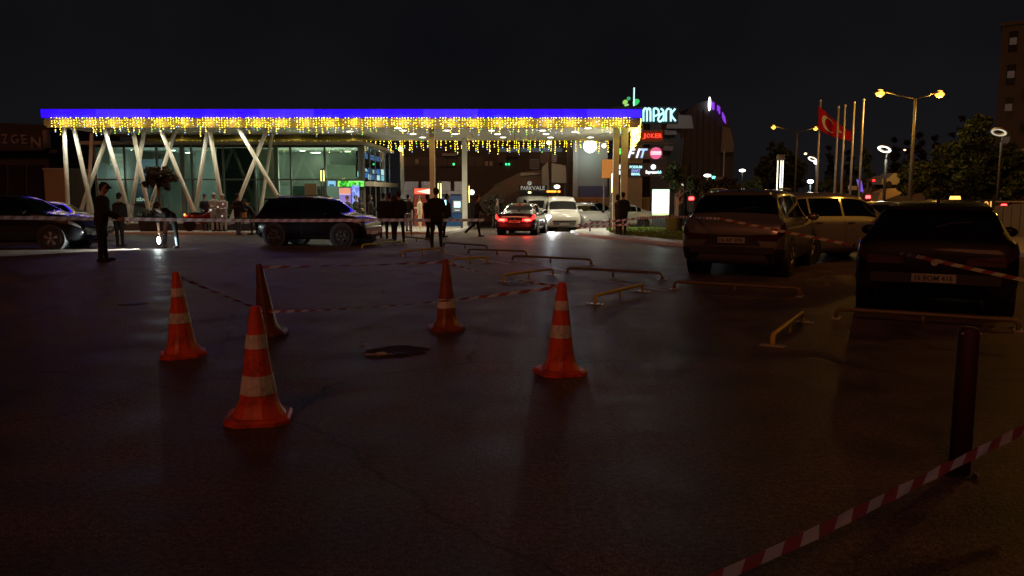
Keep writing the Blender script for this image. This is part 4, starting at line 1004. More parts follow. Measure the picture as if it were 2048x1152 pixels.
# ---------------------------------------------------------------- road bank, wall, far cars, apartment
bk = thing('retaining_bank', 'yellow lit retaining bank of the rising side road', 'retaining wall', atg(1770, 74)); Z7 = gz(74)
def polyB(pts, Y, ox): return [(at(u, v, Y).x - ox, at(u, v, Y).z - Z7) for u, v in pts]
ox = bk.location.x; M_bank = mat('bank_plaster', (.46, .36, .20), .8, scale=.7)
MB().prism(polyB([(1738, 410), (1745, 368), (1765, 352), (1800, 350), (1800, 410)], 74, ox), 0, 2).build('upper_wall', M_bank, bk)
MB().prism(polyB([(1752, 410), (1760, 385), (1780, 377), (1812, 376), (1806, 386), (1770, 400), (1765, 410)], 70, ox), -4, -2.5).build('lower_wall', M_bank, bk)
MB().prism(polyB([(1690, 412), (1690, 390), (1745, 388), (1800, 392), (1850, 385), (1850, 412)], 73, ox), -1.0, -.6).build('parapet', mat('parapet_grey', (.12, .11, .13), .8), bk)
light('POINT', (0, -6, 4.5), 160, SOD, bk, .3)
bw = thing('site_wall', 'blue grey boarded wall at the right edge', 'wall', (0, 32, gz(32)), 0); Z7 = gz(32)
xa, xb = at(1952, 440, 32).x, at(2110, 440, 32).x
for k in range(9):
    a = xa + (xb - xa) * k / 9; hh = at(2000, 411 if k < 4 else 408, 32).z - Z7
    MB().box(a + .015, a + (xb - xa) / 9 - .015, 0, .08, .05, hh).build('board', mat('board_bluegrey', (.16, .18, .24), .7, scale=1), bw)
MB().box(xa, xb, -.05, .13, hh + .07, hh + .12).build('top_rail', M_conc, bw)
MB().box(xa, xb, -.12, .16, 0, .045).build('footing', M_conc, bw)
fp = [V2(13.0, 19.2), V2(40, 15.5), V2(40, 36), V2(16.0, 36)]
fo = tag(slab('footpath', fp, .12, M_pave), kind='structure'); kerb_line(fo, [fp[3], fp[0], fp[1]], .12, .2, 1.2)
dg = thing('number_sign', 'small orange lit sign with two characters on the site wall', 'sign', at(1975, 409, 31.8))
text('lettering', '01', .26, glow('num_orange', (1, .5, .12), 1.0), dg, (0, 0, 0), .03, bold=.01)
MB().box(-.3, .3, .002, .04, -.2, .2).build('backing', M_dark, dg)
ap = thing('apartment_block', 'dark apartment block with pale balconies at the right edge', 'building', (at(1988, 300, 60).x, 60, gz(60)), -rad(33)); Z7 = gz(60); ox = ap.location.x
M_apt = mat('apartment_brown', (.045, .036, .03), .8); M_bal = mat('balcony_pale', (.34, .31, .29), .7); M_wd = mat('window_dark', (.012, .012, .015), .2)
Ht = at(2000, 52, 60).z - Z7
MB().box(0, 14, 0, 12, 0, Ht).build('wall', M_apt, ap); MB().box(-.15, 14.15, -.15, 12.1, Ht + .002, Ht + .25).build('roof', mat('apt_roof', (.05, .045, .04), .8), ap)
for f in range(6):
    z = Ht - 1.35 - f * 2.35
    if z < .4: break
    wn = MB().box(.45, 1.0, -.06, -.003, z - .55, z + .9).build('window', M_wd, ap)
    MB().box(.5, .95, -.075, -.062, z - .05, z + .45).build('pane', mat('curtain_pale', (.11, .105, .10), .6, emit=(.8, .75, .7), es=.02), wn)
    MB().box(1.75, 9, -1.1, -.003, z - 1.02, z - .55).build('balcony', M_bal, ap)
    MB().box(1.75, 9, -1.05, -1.0, z - .54, z - .50).build('balcony_rail', M_steel, ap)
    for q in range(3):
        w2_ = MB().box(2.0 + q * 2.2, 3.7 + q * 2.2, -.05, -.003, z - .5, z + .95).build('window', M_wd, ap)
        MB().box(2.1 + q * 2.2, 2.85 + q * 2.2, -.065, -.052, z - .4, z + .85).build('pane', mat('blind_grey', (.22, .21, .21), .6, emit=(.5, .47, .45), es=.015), w2_)
# small things by the road
for (u0, v0, u1, v1, Y, m, lb) in ((1426, 354, 1450, 377, 74, mat('sign_back', (.18, .19, .2), .5), 'grey back of a road sign by the green signal'), (1692, 372, 1710, 380, 56, mat('sign_pale', (.5, .45, .38), .5), 'pale road sign behind the flagpoles')):
    a0, a1, b0, b1 = R(u0, v0, u1, v1, Y); t = thing('road_sign', lb, 'sign', atg((u0 + u1) / 2, Y), 0); w = (a1 - a0) / 2
    MB().box(-w, w, -.06, -.02, b0 - gz(Y), b1 - gz(Y)).build('plate', m, t)
    for s in (-.5, .5): MB().lathe([(.04, 0), (.04, b1 - gz(Y) - .1)], 8, c=(s * w, .04, 0)).build('post', M_dark, t)
vs = thing('violet_sign', 'small violet neon sign behind the last flagpole', 'sign', at(1719, 371, 60))
MB().prism([(-.25, .45), (.12, .35), (.3, -.5), (-.02, -.4)], -.05, .0).build('neon_face', glow('violet_neon', (.22, .10, .85), .8), vs)
MB().lathe([(.04, -3.0), (.04, .3)], 8, c=(0, .06, 0)).build('post', M_dark, vs)
lp = thing('lamp_mast', 'tall thin grey mast carrying a square box behind the trees', 'mast', atg(1444, 84))
MB().lathe([(.09, 0), (.07, at(1444, 300, 84).z - gz(84))], 8).build('shaft', M_steel, lp)
MB().lathe([(.25, 0), (.25, .06)], 8).build('base', M_dark, lp)
# left hand side: dark shop building, sign, pipe, pale wall
lb_ = thing('dark_shop_building', 'dark shop building at the left edge behind the parked cars', 'building', (0, 50, gz(50))); Z7 = gz(50)
MB().prism(poly([(-120, 450), (-120, 240), (98, 250), (98, 450)], 50), 0, 9).build('wall', mat('shop_dark', (.016, .014, .018), .7), lb_)
MB().prism(poly([(-120, 305), (-120, 302), (120, 300), (120, 306)], 49.8), -.5, -.005).build('ledge', mat('shop_navy', (.015, .015, .04), .6), lb_)
for k in range(4): MB().prism(poly([(-60 + 38 * k, 425), (-60 + 38 * k, 330), (-28 + 38 * k, 330), (-28 + 38 * k, 425)], 49.9), -.06, -.005).build('shop_window', M_wd, lb_)
sg = thing('shop_sign_board', 'dark navy shop sign board with dull serif letters at left edge', 'sign', (0, 49.2, at(40, 283, 49.2).z))
x0, x1, z0, z1 = R(-60, 263, 87, 301, 49.2); zc = sg.location.z
MB().box(x0, x1, 0, .2, z0 - zc, z1 - zc).build('board', mat('board_navy', (.010, .010, .022), .6), sg)
M_dl2 = mat('dull_letter', (.22, .21, .23), .6)
k_ = 49.2 / FPX
for c, u, v, h, w in (('Ö', -8, 279, 24, 14), ('Z', 11, 278, 18, 12), ('G', 30.5, 278.5, 18, 15), ('E', 50.5, 279, 18, 13), ('N', 73, 285.5, 22, 19)):
    q = at(u, v, 49.2); text('letter', c, h * k_, M_dl2, sg, (q.x, -.002, q.z - zc), .05, w=w * k_, bold=.012)
    if c in 'EZN':
        for sx, sz in ((-.42, -.5), (.42, -.5), (-.42, .5)) if c == 'N' else ((-.4, .5), (-.4, -.5)):
            MB().box(-2.6 * k_, 2.6 * k_, -.05, -.004, -.9 * k_, .9 * k_).build('serif', M_dl2, sg, loc=(q.x + sx * w * k_, 0, q.z - zc + sz * (h - 1.8) * k_))
pp = thing('drain_pipe_housing', 'short pale round pipe hanging beside the shop sign board', 'pipe', at(94.5, 296, 47.5))
MB().lathe([(.2, 0), (.2, .98), (.16, 1.02)], 16).build('pipe', mat('pipe_grey', (.16, .15, .15), .6), pp, True)
MB().box(-.25, .25, .1, 2.4, .98, 1.08).build('bracket', M_dark, pp)
bwl = thing('beige_wall', 'short beige rendered wall end behind the left column', 'wall', atg(109, 46.5)); w = 12.5 * 46.5 / FPX * 1.15; hh = at(109, 339, 46.5).z - gz(46.5)
MB().box(-w, w + .5, 0, 2.5, 0, hh).build('wall_body', mat('beige_render', (.26, .22, .14), .8), bwl); MB().box(-w - .05, w + .55, -.05, 2.55, hh + .002, hh + .08).build('coping', M_conc, bwl)
# planters
def planter(label, u, v, rt, rb, h, m, grp='planters'):
    p = G(u, v); p.z += .115; t = thing('planter', label, 'planter', p, 0, grp)
    MB().lathe([(rb, 0), (rt * .97, h * .9), (rt * 1.04, h * .92), (rt * 1.04, h), (rt * .9, h), (rt * .88, h - .08)], 24, caps=True).build('pot', m, t, True)
    MB().lathe([(rt * .86, h - .079), (rt * .1, h - .05)], 20).build('soil', mat('soil', (.03, .022, .016), .95), t); return t
planter('big pale round planter on the lawn near the silver car', 1346, 468, .42, .33, .72, mat('planter_tan', (.36, .30, .24), .7))
pt = thing('tree_planter', 'dark planter box overgrown with leaves under the small tree', 'planter', atg(308, 38.7) + Vector((0, 0, .12)))
MB().prism([(-.55, 0), (.55, 0), (.65, .6), (-.65, .6)], -.28, .22).build('box', mat('planter_dark', (.02, .02, .018), .7), pt)
lf_ = MB(); r_ = random.Random(2)
for k in range(700):
    d = Vector((r_.gauss(0, .32), r_.gauss(0, .14), abs(r_.gauss(0, .25)) + .55)); a = Vector((r_.gauss(0, 1), r_.gauss(0, 1), r_.gauss(0, 1))).normalized(); b = a.orthogonal().normalized(); s = .07
    lf_._add([d - a * s, d - b * s * .5, d + a * s, d + b * s * .5], [(0, 1, 2, 3)])
lf_.build('foliage', LEAF[2], pt)
# ================================================================== VEHICLES
def paintm(name, col, rough=.28, metal=.35):
    return mat(name, col, rough, metal, vary=.06, coat=.8, scale=2)
M_cg = mat('car_glass', (.004, .004, .005), .04, vary=.05, spec=.6)
M_cgl = glass('clear_car_glass', (.5, .56, .54), .02, .06)
M_trim = mat('car_trim', (.010, .010, .011), .55)
M_rim = mat('wheel_alloy', (.30, .30, .31), .3, .8); M_rimd = mat('wheel_alloy_dark', (.10, .10, .105), .35, .8)
M_tail0 = mat('tail_lens_off', (.035, .003, .003), .15, coat=.6); M_head0 = mat('head_lens_off', (.45, .46, .47), .08, .3, coat=.6)
M_tail1 = glow('tail_lens_on', (1.0, .012, .01), 7); M_tailc = glow('tail_core', (1.0, .12, .07), 5); M_head1 = glow('head_on', (.9, .97, 1.0), 40)
ST = {
 'sedan': [(-2.36, .74, .42, .78, .82, .58), (-2.30, .86, .32, .92, .98, .66), (-2.10, .91, .24, .98, 1.05, .70), (-1.75, .92, .20, .99, 1.09, .68), (-1.55, .92, .20, .99, 1.15, .67),
           (-.95, .92, .20, .98, 1.40, .62), (-.3, .92, .20, .97, 1.46, .62), (.25, .92, .20, .96, 1.44, .62), (.55, .92, .20, .96, 1.36, .62), (1.15, .92, .20, .94, 1.03, .70),
           (1.8, .90, .22, .84, .93, .70), (2.15, .85, .24, .73, .80, .64), (2.30, .76, .32, .62, .66, .58), (2.36, .66, .40, .55, .58, .5)],
 'suv': [(-2.33, .78, .50, .80, .84, .66), (-2.29, .89, .38, .99, 1.05, .76), (-2.2, .93, .30, 1.06, 1.13, .80), (-2.1, .935, .26, 1.08, 1.28, .76), (-1.88, .935, .24, 1.08, 1.60, .69),
         (-1.6, .935, .24, 1.07, 1.68, .67), (-.8, .935, .24, 1.05, 1.71, .67), (.2, .935, .24, 1.04, 1.69, .66), (.6, .935, .24, 1.04, 1.60, .66), (1.3, .935, .24, 1.03, 1.14, .74),
         (1.9, .91, .26, .97, 1.05, .74), (2.2, .86, .30, .86, .92, .7), (2.30, .78, .38, .74, .78, .62), (2.34, .68, .46, .64, .67, .55)],
 'hatch': [(-2.12, .74, .46, .76, .80, .62), (-2.07, .86, .36, .92, .97, .72), (-1.98, .90, .28, .97, 1.03, .76), (-1.86, .91, .24, .98, 1.12, .73), (-1.45, .91, .22, .97, 1.38, .65),
           (-1.1, .91, .20, .96, 1.45, .62), (-.4, .91, .20, .94, 1.48, .62), (.3, .91, .20, .93, 1.45, .61), (.6, .91, .20, .93, 1.37, .61), (1.25, .91, .20, .91, 1.00, .69),
           (1.75, .89, .22, .82, .90, .68), (2.02, .83, .26, .70, .76, .62), (2.12, .74, .34, .60, .64, .55), (2.15, .66, .40, .54, .57, .5)],
 'van': [(-2.18, .82, .42, .95, 1.70, .66), (-2.12, .89, .32, 1.02, 1.80, .72), (-1.9, .92, .26, 1.04, 1.85, .74), (-1.0, .92, .24, 1.04, 1.88, .74), (0, .92, .22, 1.03, 1.88, .74), (.55, .92, .22, 1.03, 1.83, .73),
         (.85, .92, .22, 1.03, 1.68, .72), (1.5, .92, .22, 1.02, 1.16, .76), (1.85, .90, .24, .96, 1.05, .74), (2.08, .86, .28, .84, .90, .68), (2.17, .78, .36, .70, .74, .60), (2.20, .70, .42, .62, .65, .55)],
}
def catmull(tab, y):
    n_ = len(tab); i = 0
    while i < n_ - 2 and y > tab[i + 1][0]: i += 1
    a = tab[max(i - 1, 0)]; b = tab[i]; c = tab[i + 1]; d = tab[min(i + 2, n_ - 1)]
    t = (y - b[0]) / (c[0] - b[0]); t = min(max(t, 0), 1)
    o = []
    for k in range(1, 6):
        m0 = (c[k] - a[k]) / max(c[0] - a[0], 1e-6) * (c[0] - b[0]); m1 = (d[k] - b[k]) / max(d[0] - b[0], 1e-6) * (c[0] - b[0])
        lim = 3 * (c[k] - b[k])
        if lim == 0: m0 = m1 = 0
        else:
            m0 = 0 if m0 * lim < 0 else math.copysign(min(abs(m0), abs(lim)), lim); m1 = 0 if m1 * lim < 0 else math.copysign(min(abs(m1), abs(lim)), lim)
        o.append((2 * t ** 3 - 3 * t * t + 1) * b[k] + (t ** 3 - 2 * t * t + t) * m0 + (-2 * t ** 3 + 3 * t * t) * c[k] + (t ** 3 - t * t) * m1)
    return o
def half(tab, y):
    w, zb, zt, zr, wr = catmull(tab, y); h = zt - zb; c = zr - zt
    return [(0, zb), (.80 * w, zb), (.95 * w, zb + .07), (w * .995, zb + .30 * h), (w, zb + .62 * h), (w * .985, zb + .86 * h), (.955 * w, zt),
            (.955 * w + (wr - .955 * w) * .16, zt + .06 * c), (wr + .02, zr - .16 * c), (wr * .93, zr - .05 * c), (wr * .7, zr - .005 * c), (wr * .35, zr + .012), (0, zr + .016)]
NH = 13
def surf(tab, y, t, side=1, off=0.0):
    def P(y, t):
        h = half(tab, y); i = min(max(int(t), 0), NH - 2); f = t - i
        return Vector((h[i][0] + (h[i + 1][0] - h[i][0]) * f, y, h[i][1] + (h[i + 1][1] - h[i][1]) * f))
    p = P(y, t)
    if off:
        e = .01; y0 = max(tab[0][0], y - e); y1 = min(tab[-1][0], y + e); t0 = max(0, t - .05); t1 = min(NH - 1.001, t + .05)
        n_ = (P(y1, t) - P(y0, t)).cross(P(y, t1) - P(y, t0))
        if n_.length > 1e-9:
            n_.normalize()
            if n_.x * p.x + n_.z * (p.z - .7) < 0: n_ = -n_
            p = p + n_ * off
    return Vector((p.x * side, p.y, p.z))
def patch(tab, y0, y1, t0, t1, side, off, m, nm, par, ny=6, nt=4, both=False, skew=0.0):
    mb = MB(); rows = []
    for i in range(ny + 1):
        f = i / ny; row = []
        for j in range(nt + 1):
            g_ = j / nt; y = y0 + (y1 - y0) * f + skew * (g_ - .5)
            y = min(max(y, tab[0][0] + .001), tab[-1][0] - .001)
            row.append(surf(tab, y, t0 + (t1 - t0) * g_, side, off))
        if both: row = row + [Vector((-p.x, p.y, p.z)) for p in reversed(row[:-1] if t1 >= NH - 1.01 else row)]
        rows.append(row)
    mb.loft(rows, 0, False, False); return mb.build(nm, m, par, True)
def wheel(par, x, y, r, side, rim_m, wd=.2, spokes=5):
    w = bpy.data.objects.new('wheel', None); COL.objects.link(w); w.parent = par; w.location = (x, y, r)
    s = side
    MB().lathe([(r * .66, -wd / 2 * s), (r * .92, -wd / 2 * s), (r, -wd * .36 * s), (r, wd * .36 * s), (r * .94, wd / 2 * s), (r * .68, wd / 2 * s), (r * .62, wd * .3 * s)], 28, axis='x').build('tyre', M_rubber, w, True)
    rm = MB().lathe([(r * .66, wd * .40 * s), (r * .62, wd * .46 * s), (r * .58, wd * .40 * s)], 28, axis='x', caps=False)
    for k in range(spokes):
        a = 2 * math.pi * k / spokes + .3
        for da in (-.13, .13):
            c, q = math.cos(a + da), math.sin(a + da); c2, q2 = math.cos(a + da * .6), math.sin(a + da * .6)
            rm.tube([(wd * .42 * s, c2 * r * .12, q2 * r * .12), (wd * .43 * s, c * r * .63, q * r * .63)], [r * .055, r * .075], 5)
    rm.lathe([(r * .16, wd * .36 * s), (r * .14, wd * .47 * s)], 12, axis='x'); rm.build('rim', rim_m, w, True)
    MB().lathe([(r * .6, wd * .1 * s), (r * .6, wd * .16 * s)], 20, axis='x').build('brake_disc', M_trim, w)
    return w
def car(name, label, kind, loc, heading, body_m, L=1.0, W=1.0, H=1.0, rim=None, tail_on=False, head_on=False, plate=None, detail=1, win=None, clear=False, group=None, rails=False, wr=.33, cat='car', pitchfix=True):
    base = ST[kind]; tab = [(a * L, b * W, c * H, d * H, e * H, f * W) for a, b, c, d, e, f in base]
    t = thing(name, label, cat, loc, -rad(heading), group)
    y0, y1 = tab[0][0], tab[-1][0]; N = 46
    rings = []
    for i in range(N + 1):
        f = i / N; f = .5 - .5 * math.cos(math.pi * f) if True else f
        f = .55 * f + .45 * (i / N)
        h = half(tab, y0 + (y1 - y0) * f)
        rings.append([(x, y0 + (y1 - y0) * f, z) for x, z in h] + [(-x, y0 + (y1 - y0) * f, z) for x, z in reversed(h[1:-1])])
    b = MB().loft(rings).build('body', body_m, t); smooth_angle(b, 50)
    gm = M_cgl if clear else M_cg
    cab = {'sedan': dict(rear=(-1.52, -1.0), front=(.62, 1.1), sides=[(-1.22, -.92, 8.0), (-.86, -.06, 8.0), (.02, .82, 8.0)]),
           'suv': dict(rear=(-2.12, -1.9), front=(.68, 1.24), sides=[(-1.85, -1.35, 8.0), (-1.28, -.28, 8.0), (-.2, .9, 8.0)]),
           'hatch': dict(rear=(-1.86, -1.46), front=(.66, 1.18), sides=[(-1.5, -1.2, 8.0), (-1.12, -.22, 8.0), (-.14, .9, 8.0)]),
           'van': dict(rear=(-2.17, -2.12), front=(.92, 1.44), sides=[(.05, 1.08, 8.0)] if win is None else win)}[kind]
    a, c = cab['rear']
    if kind != 'van': patch(tab, a * L, c * L, 8.25, 12, 1, .006, gm, 'rear_window', t, 8, 8, True)
    a, c = cab['front']; patch(tab, a * L, c * L, 8.3, 12, 1, .006, gm, 'windscreen', t, 8, 8, True)
    for s in (-1, 1):
        for (a, c, tt) in cab['sides']: patch(tab, a * L, c * L, 7.12, 7.95, s, .006, gm, 'side_window', t, 6, 3)
        # seams and handles
        for (a, c, tt) in cab['sides'][1:] if kind != 'van' else cab['sides']:
            patch(tab, (a - .045) * L, (a - .03) * L, 2.2, 6.9, s, .003, M_trim, 'door_seam', t, 1, 6)
            hh = surf(tab, (a + .16) * L, 5.5, s, .02)
            MB().cbox((hh.x, hh.y, hh.z), (.03, .2, .03)).build('door_handle', body_m, t)
        patch(tab, y0 + .25 * L, y1 - .3 * L, 1.6, 2.25, s, .004, M_trim, 'sill_trim', t, 10, 2)
        mp = surf(tab, cab['front'][1] * L - .28, 7.0, s, .0)
        m_ = MB().ball((mp.x + s * .13, mp.y, mp.z + .06), (.12, .06, .085), 12, 8).build('mirror', body_m if detail else M_trim, t, True)
        MB().tube([(mp.x - s * .02, mp.y, mp.z), (mp.x + s * .1, mp.y, mp.z + .03)], .02, 6).build('mirror_stalk', M_trim, m_)
    # wheels and arches
    yr, yf = (y0 + (.88 if kind in ('suv', 'hatch', 'van') else 1.0) * L), (y1 - .86 * L)
    for yy in (yr, yf):
        for s in (-1, 1):
            ww = catmull(tab, yy)[0]
            MB().lathe([(wr + .075, s * (ww - .32)), (wr + .075, s * (ww + .004)), (wr + .03, s * (ww + .006))], 24, c=(0, yy, wr + .01), axis='x').build('wheel_arch', M_trim, t)
            wheel(t, s * (ww - .085), yy, wr, s, rim or M_rim)
    # lamps
    zl = .80 if kind == 'sedan' else 1.0 if kind == 'van' else .9
    tl = M_tail1 if tail_on else M_tail0
    for s in (-1, 1):
        if kind == 'van': o_ = patch(tab, y0 + .01, y0 + .12, 5.2, 7.6, s, .008, tl, 'tail_light', t, 3, 4)
        else: o_ = patch(tab, y0 + .012, y0 + .26, 4.6, 6.15, s, .008, tl, 'tail_light', t, 5, 4)
        if detail or tail_on:
            cw, czb, czt, czr, cwr = catmull(tab, y0 + .02)
            zz = czb + .78 * (czt - czb)
            MB().prism([(s * cw * .42, -.05), (s * cw * .96, -.06), (s * cw * .96, .065), (s * cw * .46, .045)], y0 - .022, y0 + .02).build('light_bar', tl, o_, loc=(0, 0, zz))
            if tail_on: MB().ball((s * cw * .74, y0 - .03, zz), (.16, .03, .05), 10, 6).build('light_core', M_tailc, o_, True)
        hl = M_head1 if head_on and s == 1 else M_head0
        o2 = patch(tab, y1 - .36 * L, y1 - .07, 5.05, 6.35, s, .010, hl if not head_on else M_head0, 'head_light', t, 4, 3)
        if head_on and (head_on == 2 or s == 1):
            q = surf(tab, y1 - .13, 5.3, s, .02); MB().ball(tuple(q), (.20, .06, .11), 12, 8).build('lit_reflector', M_head1, o2, True)
    cw, czb, czt, czr, cwr = catmull(tab, y0 + .005)
    # bumpers, grille, plates
    patch(tab, y0 + .004, y0 + .2, .9, 3.1, 1, .008, M_trim, 'rear_bumper', t, 4, 4)
    patch(tab, y0 + .004, y0 + .2, .9, 3.1, -1, .008, M_trim, 'rear_bumper', t, 4, 4)
    MB().box(-cw * .95, cw * .95, y0 - .03, y0 + .02, czb + .0, czb + .13).build('bumper_lip', M_trim, t)
    fw = catmull(tab, y1 - .02)
    MB().prism([(-fw[0] * .75, fw[1] + .02), (fw[0] * .75, fw[1] + .02), (fw[0] * .85, fw[2] - .05), (-fw[0] * .85, fw[2] - .05)], y1 - .03, y1 + .012).build('grille', M_trim, t)
    for k in range(3): MB().box(-fw[0] * .8, fw[0] * .8, y1 + .013, y1 + .02, fw[1] + .05 + .05 * k, fw[1] + .065 + .05 * k).build('grille_bar', M_steel, t)
    zp = {'sedan': .66, 'suv': .74, 'hatch': .52, 'van': .9}[kind] * H
    pl_ = MB().box(-.26, .26, y0 - .038, y0 - .026, zp - .055, zp + .055).build('number_plate', M_plate, t)
    if plate: text('plate_text', plate, .07, M_black, pl_, (0, y0 - .0385, zp), .002, w=.44, bold=.012)
    MB().box(-.26, .26, y1 + .021, y1 + .03, fw[1] + .0, fw[1] + .1).build('number_plate', M_plate, t)
    if detail:
        MB().lathe([(.045, -.012), (.045, 0)], 16, axis='y').build('emblem', M_chrome, t, loc=(0, y0 - .012 if kind != 'hatch' else y0 - .012, min(czt - .06, zp + .22)))
        q = surf(tab, cab['rear'][0] * L * .995 if kind != 'van' else y0 + .05, 11.9, 1, .02)
        MB().tube([(0, q.y - .02, q.z), (.16, q.y + .02, q.z + .05), (.42, q.y + .05, q.z + .07)], .012, 5).build('wiper', M_trim, t)
        q = surf(tab, cab['rear'][1] * L + .12, 12, 1, .0)
        MB().tube([(0, q.y, q.z), (0, q.y - .05, q.z + .07), (0, q.y - .13, q.z + .09)], [.025, .018, .006], 6).build('aerial', M_trim, t)
        if kind in ('suv', 'hatch'):
            z8 = surf(tab, cab['rear'][1] * L + .05, 12, 1).z
            MB().prism([(-.62 * W, -.02), (.62 * W, -.02), (.58 * W, .03), (-.58 * W, .03)], cab['rear'][1] * L - .13, cab['rear'][1] * L + .12).build('roof_spoiler', body_m, t, loc=(0, 0, z8 - .02))
    if rails:
        for s in (-1, 1):
            pts = [surf(tab, y, 9.0, s, .05) for y in np.linspace(-1.5 * L, .25 * L, 9)]; pts[0].z -= .05; pts[-1].z -= .05
            MB().tube(pts, .022, 6).build('roof_rail', M_steel, t, True)
    if kind == 'suv' and detail:
        MB().prism([(-.55, 0), (.55, 0), (.42, .2), (-.42, .2)], y0 - .012, y0 + .03).build('plate_recess', M_trim, t, loc=(0, 0, zp - .1))
    # seats seen through clear glass
    if clear:
        for s in (-1, 1): MB().box(s * .38 - .2, s * .38 + .2, -.1, .1, .5, 1.15 * H).build('seat', M_trim, t)
    return t, tab
P_black = mat('paint_black', (.005, .005, .006), .22, 0, vary=.1, scale=2, coat=.25, spec=.35); P_silver = paintm('paint_silver', (.13, .126, .115), .3, .4); P_white = paintm('paint_white', (.42, .42, .38), .35, 0)
P_brown = paintm('paint_brown', (.10, .075, .06), .3, .3); P_dk = paintm('paint_darkblue', (.012, .014, .03), .2, .2); P_grey = paintm('paint_grey', (.14, .145, .16), .3, .4)
P_blk2 = mat('paint_black_dusty', (.004, .004, .0045), .5, 0, vary=.2, scale=5, coat=.06, spec=.15)
# big silver SUV, seen from behind at an angle
p = G(1466, 557); a_ = rad(28)
def behind(u, v, half_len, hd): q = G(u, v); return Vector((q.x + math.sin(rad(hd)) * half_len, q.y + math.cos(rad(hd)) * half_len, gz(q.y)))
c1, _ = car('parked_suv', 'silver SUV parked with its tail towards us, yellow light on its side', 'suv', behind(1461, 556, 2.3, 28), 28, P_silver, 1.0, 1.06, 1.0, M_rim, plate='16 AP 309', rails=True, wr=.36)
c2, _ = car('parked_hatchback', 'black hatchback parked nose away beside the silver SUV', 'hatch', behind(1862, 636, 2.1, 28), 28, P_blk2, 1.0, 1.06, 1.03, M_rimd, plate='16 BOM 416', wr=.32)
car('white_car', 'white car half hidden between the silver SUV and the black hatchback', 'suv', atg(1645, 19.8), 64, paintm('paint_white_dim', (.16, .155, .155), .4, 0), .98, 1.0, .96, M_rimd, wr=.33, detail=0)
car('black_suv', 'black SUV standing side on in the middle, front to the right', 'suv', atg(640, 27.0) + Vector((0, 0, 0)), 104, P_black, .83, .98, .94, M_rimd, wr=.35, rails=True)
car('black_saloon', 'black saloon at the left edge, only its front half in view', 'sedan', atg(30, 24.6), 88, P_black, 1.02, 1.0, 1.10, M_rim, wr=.34)
car('brown_car', 'brownish car standing behind the black saloon', 'sedan', atg(100, 30.5), 88, P_brown, .92, 1.0, 1.02, M_rimd, wr=.32, detail=0)
t_red, _ = car('braking_saloon', 'dark blue saloon with glowing red tail lights driving away', 'sedan', atg(1046, 38.8), 10, paintm('paint_navy', (.02, .022, .05), .2, .3), 1.0, 1.02, 1.02, M_rim, tail_on=True, plate='16 AFD 72', wr=.33)
MB().box(-.2, .2, -1.09, -1.05, 1.375, 1.405).build('brake_light', glow('brake_strip', (1, .04, .03), 5), t_red)
for s in (-1, 1): light('POINT', (s * .60, -2.56, .74), 34, (1, .03, .02), t_red, .08)
t_van, _ = car('delivery_van', 'white van facing us with one headlight on', 'van', atg(1121, 45.0), 178, P_white, 1.0, 1.0, 1.0, M_rimd, head_on=True, wr=.32, cat='van')
light('SPOT', (.66, 2.42, .66), 260, (.9, .97, 1), t_van, .08, spot=95, aim=(-.1, 1, -.14), blend=.8)
car('minibus', 'second white van behind the red lit saloon', 'van', atg(1072, 49.5), 168, paintm('paint_white2', (.38, .38, .34), .35, 0), 1.0, 1.02, 1.05, M_rimd, wr=.32, cat='van', detail=0)
car('white_car', 'white car with black grille right behind the white van', 'hatch', atg(1163, 48.5), 160, paintm('paint_white3', (.36, .36, .34), .35, 0), 1.0, 1.0, 1.05, M_rimd, detail=0)
car('dark_car', 'dark blue car before the orange hoarding', 'suv', atg(1184, 55.0), 130, P_dk, .95, 1.0, .96, M_rimd, detail=0)
car('parked_white_saloon', 'white saloon parked side on behind the cream columns', 'sedan', atg(1243, 49.0), 262, P_white, .80, 1.0, 1.0, M_rimd, detail=0)
# far cars right
for k, (u, Y, hd, m, lb, kd) in enumerate(((1770, 30, 80, P_grey, 'grey car roof between the white van and the black hatchback', 'hatch'), (1840, 44, 85, P_grey, 'grey car passing on the road behind the black hatchback', 'sedan'),
                                     (1915, 34, 95, P_brown, 'brown car with roof bars beyond the black hatchback', 'sedan'), (1560, 33, 70, P_blk2, 'black car hidden behind the silver SUV roof', 'suv'))):
    car('road_car', lb, kd, atg(u, Y), hd, m, .95, 1, 1.0, M_rimd, detail=0, group='cars on the right hand road', tail_on=False, rails=(k == 2))
pc_ = thing('small_car', 'small pale car climbing the side road', 'car', at(1790, 376, 72.6) + Vector((0, 0, 0)), rad(-80))
MB().prism([(-1.9, .3), (-1.9, .8), (-1.2, .9), (-.8, 1.3), (.5, 1.35), (1.0, .95), (1.9, .8), (1.9, .3)], -.8, .8, 'x').build('body', P_white, pc_)
for s in (-1.2, 1.2): MB().lathe([(.3, -.82), (.3, .82)], 14, c=(0, s, .3), axis='x').build('wheel', M_rubber, pc_)
MB().box(-.5, -.2, -1.93, -1.905, .6, .75).build('tail_light', M_tail1, pc_)
tx = thing('taxi_roof_light', 'amber lit roof sign of a car beyond the black hatchback', 'roof sign', at(1910, 399, 33) )
MB().prism([(-.2, 0), (.2, 0), (.16, .14), (-.16, .14)], -.08, .08).build('sign_box', glow('taxi_amber', (1, .42, .08), 3), tx)
MB().box(-.1, .1, -.05, .05, -.05, -.002).build('foot', M_black, tx)

